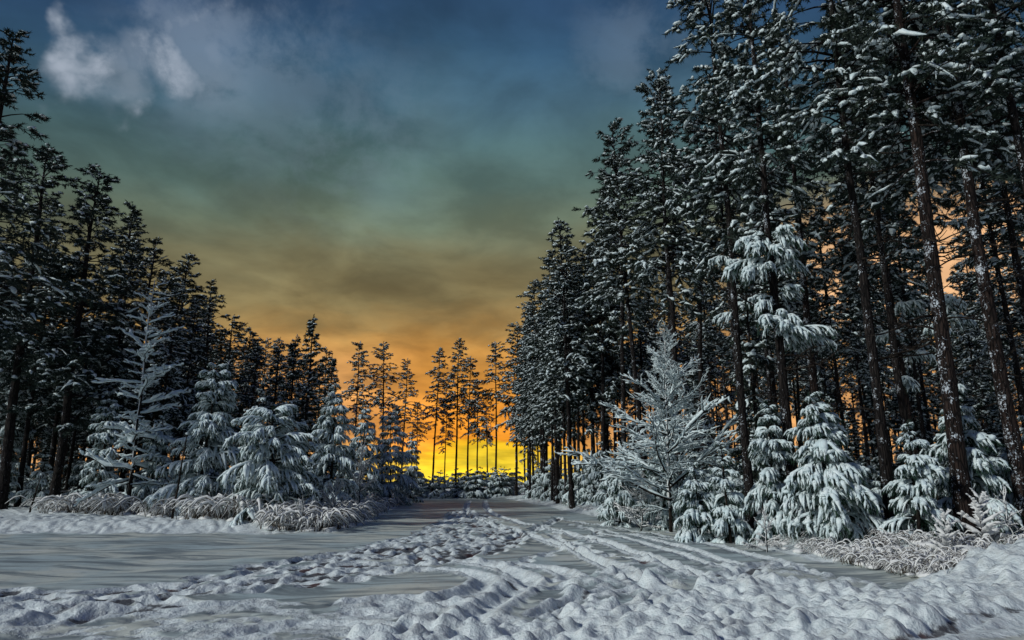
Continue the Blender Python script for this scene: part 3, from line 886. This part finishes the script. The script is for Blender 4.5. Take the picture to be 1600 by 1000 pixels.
def bare_tree(x, y, H, Rd, variants, label, seed, step, pit0, pit1, base_L, low=0.12, cat="sapling", name="bare_sapling", expo=0.7, skip=0.0, group=None):
    o = add_obj(name, None, None, (x, y, gz(x, y))); tag(o, label, cat, group); o.empty_display_size = .3
    g = np.random.default_rng(seed); T = trunk_line(H, g, 0.10, 14)
    add_obj("trunk", MB().add(tubes(T, np.linspace(.012 * H ** .8 + .015, .006, 14), 8)).mesh("sapling_trunk", [M_TWIG]), o)
    add_obj("trunk_snow", MB().add(tubes(T[2:] + np.array([-.02, -.02, 0]), np.linspace(.012 * H ** .8 - .004, .014, 12) * g.uniform(.6, 1.08, 12), 6, jit=.3, g=g)).mesh("sapling_trunk_snow", [M_SNOWP]), o)
    r = random.Random(seed); z = low * H; a = r.uniform(0, 6)
    while z < H * .97:
        s = z / H
        if r.random() >= skip:
            l = Rd * ((1 - s) ** expo * .95 + .08) * r.uniform(.35, 1.2); sc = l / base_L
            b_, q_ = r.choice(variants)
            px_, py_ = np.interp(z, T[:, 2], T[:, 0]), np.interp(z, T[:, 2], T[:, 1])
            bo = add_obj("branch", b_, o, (px_, py_, z), (r.gauss(0, .2), -R(pit0 + (pit1 - pit0) * s + r.gauss(0, 12)), a), (sc, sc, sc * r.uniform(.8, 1.1)))
            add_obj("snow", q_, bo)
        a += 2.39996 + r.gauss(0, .4); z += step * r.uniform(.7, 1.3)
    return o


# ================================================================== PLACEMENT
def G_lift(u, v): return G(u, v)


# --- near pines on the right bank: (u at horizon height, depth, proto, height, label)
near_trunks = [
    (1497, 17.0, 0, 23, "thick reddish pine trunk rising beside the two snow-plastered seedlings"),
    (1596, 17.2, 1, 22, "reddish pine at the frame edge, trunk coming out of the image border"),
    (1385, 18.5, 2, 23, "dark straight pine standing against the big snow-laden young pine's flank"),
    (1512, 21.5, 2, 22, "dark pine behind the thick reddish trunk, rising out of young pines"),
    (1238, 20.5, 3, 21, "slender pine with heavy snow pads, between two green young pines"),
    (1171, 23.0, 2, 23, "slim dark pine just beside the bare frosted sapling's longest twigs"),
    (1290, 27.5, 1, 22, "straight mid-wood pine rising behind the big snow-laden young pine"),
    (1064, 30.0, 3, 21, "slender pine rising directly behind the bare frosted sapling"),
    (892, 48.0, 2, 19, "single dark pine trunk at the wood edge by the sunset glow"),
    (1435, 27.0, 0, 22, "thin pine glimpsed between the dark straight trunk and the reddish one"),
    (1690, 16.5, 2, 23, "tall pine whose crown hangs into the upper corner of the picture"),
]
for i, (u, Y, k, H, lab) in enumerate(near_trunks):
    x, y, _ = at_depth(u, 750, Y)
    o = pine(x, y, NEARP[k], H, lab, group="pines lining the right bank", rot=rnd.uniform(0, 6.28))
    r = random.Random(i)
    for j in range(16):
        z = r.uniform(3.0, 11.5)
        add_obj("dead_branch", r.choice(DEAD), o, (0, 0, z), (0, r.uniform(-.35, .3), r.uniform(0, 6.28)), r.uniform(.7, 2.3))

# live sprays loaded with snow on the slender trunks
for nm, zs in (("slender pine with heavy", [(8.2, 175, 1.3), (7.9, 215, 1.5), (8.4, 255, 1.2), (8.0, 300, 1.0), (5.9, 330, 1.7), (6.0, 15, 1.5), (5.8, 285, 1.3), (6.1, 235, 1.2), (8.8, 200, 1.1), (9.0, 280, 1.0), (8.6, 20, 1.2), (7.0, 190, .9), (7.2, 300, .8), (6.5, 260, .9)]),
               ("slim dark pine just", [(9.2, 190, .9), (9.0, 240, 1.0), (7.2, 165, .8), (9.8, 330, 1.1)]), ("dark pine behind the thick", [(6.6, 200, 1.0), (7.4, 250, 1.1), (6.9, 320, .9), (4.6, 230, .8)]),
               ("thin pine glimpsed", [(5.5, 240, 1.0), (6.7, 300, 1.1), (7.6, 200, 1.2), (8.6, 260, 1.2)])):
    o = [q for q in S.objects if q.get('label', '').startswith(nm)][0]
    o.rotation_euler.z = 0
    for (z, a, l) in zs:
        for dz_, da in ((0, 0), (-.12, 24)):
            b_, sn__ = rnd.choice(YB[1.8]); cls = 1.8 if l > 1.3 else 1.0; b_, sn__ = rnd.choice(YB[cls]); sc = l / cls * rnd.uniform(.8, 1.1)
            bo = add_obj("branch", b_, o, (0, 0, z + dz_), (0, R(rnd.uniform(-8, 8)), R(a + da)), (sc,) * 3); add_obj("snow", sn__, bo)

# --- pines whose tops draw the outline against the sky
tops_r = [
    (1022, 132, 22, "tallest pine where the wood's outline steps down beside open sky"),
    (1062, 190, 21, "dense pine just inside the tallest outline pine"),
    (985, 205, 21, "pine with shaggy shoulder leaning out one step below the tallest"),
    (958, 275, 20, "snow-clumped pine midway down the upper slope of the treetops"),
    (930, 325, 21, "full crowned pine at the middle of the treetop slope"),
    (886, 350, 20, "pine with pointed top standing proud of the treetop slope"),
    (866, 402, 20, "pine below the pointed one on the treetop slope"),
    (846, 446, 20, "pine on the lower treetop slope above the orange band"),
    (826, 482, 20, "pine near the foot of the treetop slope, dark against orange"),
    (806, 512, 20, "second pine from the open gap, at the slope's foot"),
    (776, 540, 19, "thin leaning-topped pine first on the sunset gap's far side"),
]
tops_l = [
    (18, 66, 22, "tallest dark pine at the image border, its tip highest on that side"),
    (92, 245, 21, "dark pine beside the tallest border pine"),
    (160, 278, 20, "pointed pine with open sky around its spire"),
    (200, 332, 20, "pine touching the pointed spire pine on its lower side"),
    (238, 382, 19, "pine behind the tip of the thickly snowed bare sapling"),
    (292, 410, 19, "round-topped dark pine behind the tall snow-laden young pine"),
    (335, 448, 19, "dark pine halfway down the shorter treetop slope"),
    (365, 500, 18, "pine low on the shorter treetop slope before the dip"),
    (395, 520, 18, "last full pine before the dip in the treetops"),
    (563, 540, 17, "narrow dark pine first after the dark conical spruce"),
    (606, 542, 17, "pine with twin-looking crown beside the narrow dark one"),
    (634, 566, 17, "shorter pine leaning on the twin-looking crown"),
    (680, 546, 18, "lone pointed pine against the orange glow, trunk fully visible"),
    (716, 533, 19, "tallest pine in the sunset gap, broad crown on two trunks"),
    (733, 560, 18, "side pine sharing the broad crown in the sunset gap"),
    (748, 596, 16, "thin small-crowned pine in the middle of the sunset gap"),
    (764, 618, 15, "shortest thin pine in the yellow part of the gap"),
    (697, 620, 15, "weak thin pine between the two larger gap pines"),
    (655, 630, 14, "low ragged pine at the near side of the gap"),
]
taken = []
for lst, grp in ((tops_r, "pines forming the right treetop outline"), (tops_l, "pines forming the far and left treetop outline")):
    for i, (u, v, H, lab) in enumerate(lst):
        x, y = from_top(u, v, H)
        if y > 84: y2 = 82; x = x * y2 / y; H = CAMZ + (H - CAMZ) * y2 / y; y = y2
        k = rnd.randrange(8) if not (640 < u < 800) else rnd.choice((1, 3, 5))
        proto = BUSHY[i % 3] if (lst is tops_l and u < 400) else PINES[(1, 3, 5, 6)[i % 4]] if (lst is tops_r and u > 930) else PINES[k]
        pine(x, y, proto, H, lab, group=grp, wide=1.15 if 640 < u < 800 else (1.25 if u < 420 else 1.12)); taken.append((x, y))
# dark conical spruces on the left of the gap
for (u, v, H, k, lab) in [(490, 505, 13, 0, "dark conical spruce, highest of the group before the sunset gap"),
                          (462, 534, 12, 1, "dark spruce pressed against the highest conical spruce"),
                          (434, 545, 12, 1, "thin-tipped spruce at the dip in the treetops"),
                          (520, 565, 11, 0, "shorter dark spruce on the sunset side of the conical one")]:
    x, y = from_top(u, v, H); pine(x, y, SPRUCE[k], H, lab, "spruce tree", "dark spruces before the sunset gap", "spruce_tree", wide=1.0); taken.append((x, y))

# --- the wood behind: silhouettes kept below the outline
sil = sorted([(a, b) for a, b, *_ in tops_r] + [(a, b) for a, b, *_ in tops_l if a not in (733, 748, 764, 697, 655, 634)] + [(490, 505), (-200, -300), (1085, -400), (1900, -400)])
su, sv = [p[0] for p in sil], [p[1] for p in sil]


def free(x, y, d): return all((x - a) ** 2 + (y - b) ** 2 > d * d for a, b in taken)


cnt = 0
for k in range(6000):
    if cnt >= 124: break
    x, y = rnd.uniform(8, 60), rnd.uniform(20, 84)
    if x < np.interp(y, re_y, re_x) + 1.5 or not free(x, y, 2.1): continue
    H = rnd.uniform(15, 21); u, v = proj(x, y, H)
    if u > 1750 or u < 800: continue
    if v < max(np.interp(u, su, sv), np.interp(u - 22, su, sv)) + 14: continue
    taken.append((x, y)); cnt += 1
    pine(x, y, (PINES[rnd.choice((1, 3, 5, 6))] if y < 62 and u > 960 else rnd.choice(PINES)), H, "tall snow-dusted pine deep inside the wood right of the clearing", group="pines deep in the right wood")
cnt = 0
for k in range(6000):      # the dense edge stepping down to the gap
    if cnt >= 34: break
    x, y = rnd.uniform(1.5, 16), rnd.uniform(46, 86)
    if x < np.interp(y, re_y, re_x) + 0.8 or not free(x, y, 1.5): continue
    H = rnd.uniform(14, 20); u, v = proj(x, y, H)
    if not 800 < u < 985 or not (np.interp(u - 14, su, sv) + 4 < v < np.interp(u, su, sv) + 90): continue
    taken.append((x, y)); cnt += 1
    pine(x, y, PINES[rnd.choice((0, 2, 4, 7))], H, "tall snow-dusted pine deep inside the wood right of the clearing", group="pines deep in the right wood")
cnt = 0
for k in range(6000):
    if cnt >= 95: break
    x, y = rnd.uniform(-62, -9), rnd.uniform(36, 86)
    if x > np.interp(y, le_y, le_x) - 3 or not free(x, y, 2.2): continue
    H = rnd.uniform(14, 20); u, v = proj(x, y, H)
    if u < -150 or u > 640: continue
    if v < max(np.interp(u, su, sv), np.interp(u + 22, su, sv)) + 14: continue
    if u > 540 and rnd.random() < .6: continue
    taken.append((x, y)); cnt += 1
    pine(x, y, rnd.choice(PINES + BUSHY * 2), H, "tall dark pine deep inside the wood left of the clearing", group="pines deep in the left wood")

# --- understorey spruces, right and left
cnt = 0
for k in range(4000):
    if cnt >= 120: break
    x, y = rnd.uniform(9, 56), rnd.uniform(24, 80)
    if x < np.interp(y, re_y, re_x) + 3.0 or not free(x, y, 1.6): continue
    u, _ = proj(x, y, 0)
    if u > 1700 or u < 850: continue
    taken.append((x, y)); cnt += 1; q = rnd.choice((2, 3))
    pine(x, y, SPRUCE[q], rnd.uniform(4, 7.5), "snow-covered middle-sized spruce among the trunks of the right wood", "spruce tree", "middle-sized spruces in the right wood", "spruce_tree")
cnt = 0
for k in range(4000):
    if cnt >= 48: break
    x, y = rnd.uniform(-56, -9), rnd.uniform(38, 84)
    if x > np.interp(y, le_y, le_x) - 2.5 or not free(x, y, 1.6): continue
    u, _ = proj(x, y, 0)
    if u < -60: continue
    taken.append((x, y)); cnt += 1; q = rnd.choice((2, 3))
    pine(x, y, SPRUCE[q], rnd.uniform(3.5, 6.5), "snow-covered middle-sized spruce among the trunks of the left wood", "spruce tree", "middle-sized spruces in the left wood", "spruce_tree")
# snowy pine that shows white sprays amid the dark trunks
x, y, _ = at_depth(1190, 750, 24.5)
pine(x, y, SPRUCE[3], 9.3, "pine with bright snow sprays between the two slender trunks", "pine tree", None, "pine_tree", wide=.8)

# --- young pines bent by snow (u, v base, v top, radius px, label)
yp = [
    (1315, 862, 606, 84, "broad green young pine, biggest on the right bank, behind the snowy grass", dict(per=7, expo=.75, whorl=.30)),
    (1212, 850, 622, 56, "young pine between the slim dark trunk and the slender snow-padded one", dict(per=6, expo=.7)),
    (1096, 846, 722, 40, "lowest young pine beside the foot of the frosted sapling", dict(per=6, blunt=.3)),
    (1142, 848, 690, 38, "small narrow young pine left of the slim dark trunk", dict(per=6)),
    (1440, 872, 655, 56, "young pine between the dark straight trunk and the thick reddish trunk", dict(per=6, expo=.8)),
    (1540, 868, 605, 80, "tall young pine behind the thick reddish trunk and the seedlings", dict(per=7, expo=.8)),
    (1625, 866, 640, 70, "young pine cut off by the picture border beside the tall young pine", dict(per=6)),
    (970, 822, 690, 46, "dark young pine half hidden behind the frosted sapling's outer twigs", dict(per=6)),
    (1040, 826, 668, 50, "young pine standing behind the stem of the frosted sapling", dict(per=6)),
    (425, 824, 630, 86, "wide round-topped young pine loaded with snow, front of the left bank", dict(per=7, expo=.55, blunt=.5, whorl=.42, droop=6)),
    (306, 816, 556, 80, "taller pointed young pine behind the snowy grass, dense with snow fingers", dict(per=7, expo=.7)),
    (515, 812, 598, 58, "slim young pine to the sunset side of the round-topped one", dict(per=7, expo=.7)),
    (560, 800, 625, 44, "frosty grey young pine where the left bank narrows", dict(per=7)),
    (610, 790, 640, 42, "frosty young pine nearest the sunset gap on the left bank", dict(per=7, expo=.6)),
    (642, 785, 668, 26, "last small young pine on the left bank's far tip", dict(per=6)),
    (235, 812, 640, 44, "thin young pine between the bare sapling and the pointed young pine", dict(per=6)),
    (8, 800, 470, 40, "snow-lumped young pine cut by the left picture border", dict(per=6, expo=.5)),
    (375, 806, 590, 40, "young pine showing between the pointed and the round-topped ones", dict(per=6)),
    (150, 806, 600, 46, "grey-green young pine behind the thickly snowed bare sapling", dict(per=6)),
]
for i, (u, vb, vt, rp, lab, kw) in enumerate(yp):
    x, y = G(u, vb); d = raydir(u, vt); H = CAMZ + d.z * (y / d.y) - gz(x, y); Rd = rp * y / F * 1.03
    young_pine(x, y, H, Rd, lab, 800 + i, "young snow-laden pines along the banks", **kw)
    taken.append((x, y))
# small dark pines closing the foot of the woods
for k in range(58):
    t_ = k / 57
    y = 26 + 52 * t_ ** 0.8 + rnd.uniform(-.5, .5); x = float(np.interp(y, re_y, re_x)) + rnd.uniform(.9, 4.2)
    if y > 70: y = rnd.uniform(72, 80)
    small_pine(x, y, rnd.uniform(1.8, 4.0), "small snow-draped pine in the row at the foot of the right wood", "small pines at the foot of the right wood")
for k in range(46):
    u = rnd.uniform(630, 812); x, y, _ = at_depth(u, 750, rnd.uniform(80, 87))
    small_pine(x, y, rnd.uniform(2.0, 3.6), "small dark pine in the low hedge across the sunset gap", "small pines across the sunset gap", 1.3)
for k in range(60):
    u = rnd.uniform(-40, 560); x, y, _ = at_depth(u, 750, rnd.uniform(40, 62))
    if x > np.interp(y, le_y, le_x) - 1.5: continue
    small_pine(x, y, rnd.uniform(1.6, 3.6), "small snow-dusted pine low among the trunks of the left wood", "small pines at the foot of the left wood")
for k in range(110):
    x, y = rnd.uniform(9, 34), rnd.uniform(17, 60)
    if x < np.interp(y, re_y, re_x) + 3: continue
    if proj(x, y, 0)[0] > 1720: continue
    small_pine(x, y, rnd.uniform(1.5, 3.4), "small snow-dusted pine on the floor of the right wood", "small pines on the floor of the right wood")

# --- bare saplings
def bare_at(u, vb, vt, rp, variants, lab, seed, step, p0, p1, bl, **kw):
    x, y = G(u, vb); d = raydir(u, vt); H = CAMZ + d.z * (y / d.y) - gz(x, y)
    return bare_tree(x, y, H, rp * y / F, variants, lab, seed, step, p0, p1, bl, **kw)
bare_at(1048, 832, 528, 165, BBF, "large bare sapling with fan of frosted twigs at the wood edge", 31, 0.092, 4, 54, 2.4, low=.09, expo=.72)
bare_at(196, 814, 438, 86, BBH, "bare sapling with thick snow on level branches, left bank", 32, 0.15, 4, 26, 2.0, low=.12, expo=.55, skip=.05)
bare_at(560, 808, 690, 40, BBS, "frosted bare shrub at the narrow end of the left bank", 33, 0.07, 10, 60, 1.0, cat="shrub", name="bare_shrub")
bare_at(1195, 862, 800, 34, BBS, "low bare brown shrub under the young pines near the slim trunk", 34, 0.06, 5, 70, 1.0, cat="shrub", name="bare_shrub", low=.05)
bare_at(1000, 828, 740, 50, BBS, "tangled low shrub under the frosted sapling", 35, 0.07, 0, 60, 1.0, cat="shrub", name="bare_shrub", low=.05)
bare_at(985, 822, 770, 30, BBS, "small frosted shrub at the bank edge beyond the frosted sapling", 36, 0.07, 0, 60, 1.0, cat="shrub", name="bare_shrub", low=.05)
bare_at(1590, 880, 760, 40, BBS, "bare shrub at the picture border behind the seedlings", 37, 0.07, 5, 60, 1.0, cat="shrub", name="bare_shrub", low=.05)
bare_at(520, 822, 745, 40, BBS, "tangled snowy shrub beside the round-topped young pine", 38, 0.07, 0, 60, 1.0, cat="shrub", name="bare_shrub", low=.03)
bare_at(470, 832, 780, 36, BBS, "low snowy shrub at the foot of the round-topped young pine", 39, 0.06, 0, 60, 1.0, cat="shrub", name="bare_shrub", low=.03)
# seedlings plastered with snow
for (u, vb, vt, rp, lab, sd_) in [(1482, 884, 806, 26, "short snow-plastered pine seedling beside the reddish trunk's foot", 41), (1540, 880, 776, 30, "taller snow-plastered seedling with comb-like white twigs", 42)]:
    x, y = G(u, vb); d = raydir(u, vt); H = CAMZ + d.z * (y / d.y) - gz(x, y)
    o = add_obj("pine_seedling", None, None, (x, y, gz(x, y)), (0, R(4), 0)); tag(o, lab, "seedling", "snow-plastered seedlings")
    g = np.random.default_rng(sd_); T = trunk_line(H, g, .03, 8)
    add_obj("stem", MB().add(tubes(T, np.linspace(.016, .006, 8), 6)).mesh("seedling_stem", [M_TWIG]), o)
    vs = []
    for kk in range(3):
        s_ = MB(); q = np.linspace(0, 1, 5)[:, None]
        P = np.array([1., 0, 0]) * q + np.array([0, 0, 1]) * (.25 * q + .1 * q ** 2)
        s_.add(tubes(P, np.array([.05, .15, .17, .14, .04]), 8, .8, .2, .2, g))
        for j in range(6):
            p = P[int(g.integers(1, 5))]; d3 = norm(np.array([.6, g.choice((-1, 1)) * .7, g.uniform(-.2, .4)]))
            s_.add(tubes(p + d3 * .34 * np.linspace(0, 1, 4)[:, None], np.array([.07, .11, .09, .02]), 6, .8, 0, .2, g))
        vs.append(s_.mesh("seedling_snow_twig", [M_SNOWP]))
    z = .22 * H; a = 0
    while z < H:
        s = z / H; l = rp * y / F * (0.55 + .6 * (1 - s)) * g.uniform(.7, 1.1)
        add_obj("snowy_twig", vs[int(g.integers(3))], o, (0, 0, z), (g.normal() * .2, -R(5 + 35 * s), a), (l, l, l * .8)); a += 2.4 + g.normal() * .3; z += .055
# dead stems standing in the bank
for (u0, v0, u1, v1, lab, sd_) in [(44, 812, 63, 752, "leaning dark stick in the snow at the end of the grassy bank", 1), (268, 822, 291, 690, "thin dark stem rising out of the snowy grass", 2)]:
    x, y = G(u0, v0); x1, _, z1 = at_depth(u1, v1, y)
    g = np.random.default_rng(sd_); q = np.linspace(0, 1, 7)[:, None]
    P = np.array([x, y, -.1]) * (1 - q) + np.array([x1, y, z1]) * q + g.normal(0, .02, (7, 3))
    P0 = P - np.array([x, y, 0])
    mb_ = MB().add(tubes(P0, np.linspace(.05, .018, 7), 6, jit=.15, g=g), 0)
    mb_.add(blobs(P0[-1:] + np.array([0, 0, .03]), np.array([.06]), np.array([.05]), np.array([.06]), g), 1)
    for j in range(4):
        i = int(g.integers(2, 6)); mb_.add(tubes(P0[i] + norm(np.array([g.normal(), g.normal() * .4, .9])) * g.uniform(.2, .4) * np.linspace(0, 1, 3)[:, None], np.array([.012, .008, .004]), 4), 0)
    tag(add_obj("dead_stem", mb_.mesh("dead_stem", [M_TWIG, M_SNOW]), None, (x, y, gz(x, y))), lab, "dead stem")

# --- snow-bent grass on both banks
def clump(seed, nb, bend):
    g = np.random.default_rng(seed); K = 6; q = np.linspace(0, 1, K)
    az_ = g.uniform(0, 6.28, nb); L = g.uniform(.55, 1.1, nb); bn = g.uniform(.5, 1.2, nb) * bend
    r = L[:, None] * (0.15 * q + bn[:, None] * 0.55 * q ** 1.8); z = L[:, None] * (1.0 * q - (0.45 + .45 * bn[:, None]) * q ** 2.6)
    P = np.stack([r * np.cos(az_)[:, None], r * np.sin(az_)[:, None], z], -1) + np.concatenate([g.normal(0, .14, (nb, 1, 2)), np.zeros((nb, 1, 1))], -1)
    dark = tubes(P, np.tile(np.linspace(.011, .004, K), (nb, 1)), 3)
    pr = np.array([.12, .55, .9, 1.0, .9, .3])
    sn_t = tubes(P + np.array([0, 0, .012]), pr[None] * (g.uniform(.014, .040, (nb, 1)) * np.where(g.random((nb, 1)) < .45, .35, 1)), 4, .85, .5, .2, g)
    return dark, sn_t


def grass(name, spots, label, seed):
    mbg = MB(); r = random.Random(seed); g = np.random.default_rng(seed)
    tmpl = [clump(seed * 10 + i, 10, .9) for i in range(8)]
    for (x, y, s) in spots:
        d_, n_ = r.choice(tmpl); a = r.uniform(0, 6.28); c, s_ = math.cos(a), math.sin(a)
        Mx = np.array([[c, -s_, 0], [s_, c, 0], [0, 0, 1]]) * s
        off = np.array([x, y, gz(x, y) + .02])
        mbg.add((d_[0] @ Mx.T + off, d_[1]), 0, False); mbg.add((n_[0] @ Mx.T + off, n_[1]), 1, True)
        if r.random() < .5:
            p = off + np.array([r.uniform(-.2, .2), r.uniform(-.3, .1), .03]); q = r.uniform(.10, .26) * s ** .5
            mbg.add(blobs(p[None], np.array([q * 1.2]), np.array([q]), np.array([q * .45]), g, ICO2, .2), 1, True)
    o = add_obj(name, mbg.mesh(name, [M_STRAW, M_SNOWP])); o['kind'] = 'stuff'
    o['label'] = label; o['category'] = 'grass'
    return o


lo_u = [40, 200, 300, 420, 505, 560, 600, 650]; lo_v = [813, 815, 824, 831, 834, 817, 797, 781]
sp_l = []
for k in range(460):
    u = rnd.uniform(62, 648); vb = np.interp(u, lo_u, lo_v) - rnd.random() ** 1.3 * np.interp(u, [60, 300, 500, 560, 650], [19, 24, 26, 14, 4])
    x, y = G(u, vb)
    if math.sin(x * 1.9 + 1.3 * math.sin(y)) * math.sin(x * .7 + 2) > .45 and rnd.random() < .8: continue
    sp_l.append((x, y, rnd.uniform(.9, 1.9) * (1.15 if u < 400 else .95)))
grass("snowy_grass", sp_l, "snow-bent dry grass covering the left bank", 5)
lo_u = [1010, 1150, 1270, 1350, 1450, 1530, 1600, 1680]; lo_v = [822, 848, 872, 890, 912, 914, 893, 900]
sp_r = []
for k in range(290):
    u = rnd.uniform(1270, 1670); vb = np.interp(u, lo_u, lo_v) - 3 - rnd.random() ** 1.3 * 36
    x, y = G(u, vb); sp_r.append((x, y, rnd.uniform(.38, .8)))
for k in range(110):
    u = rnd.uniform(830, 1270); vb = np.interp(u, [830, 900, 1010, 1150, 1270], [786, 799, 820, 847, 871]) - rnd.random() * 8 - 1
    x, y = G(u, vb); sp_r.append((x, y, rnd.uniform(.25, .5)))
grass("snowy_grass", sp_r, "snow-bent dry grass along the right bank", 6)
# rounded snow heaps in the bank
heaps = [(1468, 893, .26, "rounded snow heap in front of the seedlings"), (1520, 890, .30, "snow heap under the taller seedling"), (1395, 884, .16, "small snow heap within the right bank grass"),
         (1280, 866, .20, "snow cap on a stump at the broad young pine's foot"), (1026, 828, .30, "round snow-covered stump beneath the frosted sapling"),
         (255, 822, .22, "snow heap at the foot of the thin dark stem"), (470, 833, .26, "snow heap before the round-topped young pine"), (330, 826, .2, "low snow heap below the pointed young pine"), (120, 815, .3, "low snow heap by the leaning stick")]
for i, (u, v, r_, lab) in enumerate(heaps):
    x, y = G(u, v - 7); r_ *= .8; g = np.random.default_rng(i)
    P = g.normal(0, r_ * .6, (5, 3)) * np.array([1.4, .7, .15]); P[0] = 0
    tag(add_obj("snow_heap", MB().add(blobs(P, np.full(5, r_ * 1.2) * g.uniform(.5, 1, 5), np.full(5, r_) * g.uniform(.5, 1, 5), np.full(5, r_ * .8) * g.uniform(.5, 1, 5), g, ICO2, .16)).mesh("snow_heap", [M_SNOW]), None, (x, y, gz(x, y) - .05)), lab, "snow heap", "snow heaps on the banks")

# labels of the many: told apart by the named thing they stand behind, then by size and distance
marks = [(-60, "by the picture's border"), (92, "behind the border pines"), (196, "behind the thickly snowed bare sapling"), (306, "behind the pointed young pine"),
         (425, "behind the round-topped young pine"), (515, "behind the slim young pine"), (600, "behind the frosty young pines"), (680, "near the lone pointed gap pine"), (716, "below the tallest gap pine"),
         (764, "below the shortest gap pine"), (820, "at the first trunks right of the gap"), (892, "around the single dark edge trunk"), (970, "left of the frosted sapling"), (1048, "behind the frosted sapling"), (1110, "behind the lowest young pine"),
         (1171, "behind the slim dark trunk"), (1238, "behind the slender snow-padded trunk"), (1315, "behind the broad green young pine"), (1385, "behind the dark straight trunk"),
         (1440, "behind the young pine beside the reddish trunk"), (1497, "behind the thick reddish trunk"), (1560, "behind the tall young pine"), (1640, "by the frame edge trunk")]
kinds = {"pines deep in the right wood": "tall snow-dusted pine", "pines deep in the left wood": "tall dark pine", "middle-sized spruces in the right wood": "middle-sized snowy spruce",
         "middle-sized spruces in the left wood": "middle-sized snowy spruce", "small pines at the foot of the right wood": "small snow-draped edge pine",
         "small pines across the sunset gap": "small dark hedge pine", "small pines at the foot of the left wood": "small snow-dusted pine", "small pines on the floor of the right wood": "small snowy pine"}
bins = {}
for o in S.objects:
    if o.parent is None and o.get('group') in kinds:
        u = proj(o.location.x, o.location.y, 1.7)[0]
        m = min(marks, key=lambda q: abs(q[0] - u)); bins.setdefault((o['group'], m[1]), []).append(o)
for (grp, ph), L in bins.items():
    L.sort(key=lambda o: o.location.y)
    base_l = kinds[grp] + " " + ph
    for o in L: o['label'] = base_l + ", middle rank"; o['group'] = grp + " " + ph
    if len(L) == 1: L[0]['label'] = base_l + ""
    else:
        L[0]['label'] = base_l + ", nearest one"; L[-1]['label'] = base_l + ", farthest one"
        rest = L[1:-1]
        if len(rest) > 1:
            rest.sort(key=lambda o: o.scale.z * (20 if 'tall' in base_l else 3))
            rest[-1]['label'] = base_l + ", biggest in between"
            if len(rest) > 2: rest[0]['label'] = base_l + ", smallest in between"
tri = {m.name: sum(1 for _ in m.polygons) for m in bpy.data.meshes if m.users}
print("TRIS", sum(tri.values()), sorted(tri.items(), key=lambda q: -q[1])[:8])
print("objects", len(S.objects), "clods", n_cl, "feet", nf)
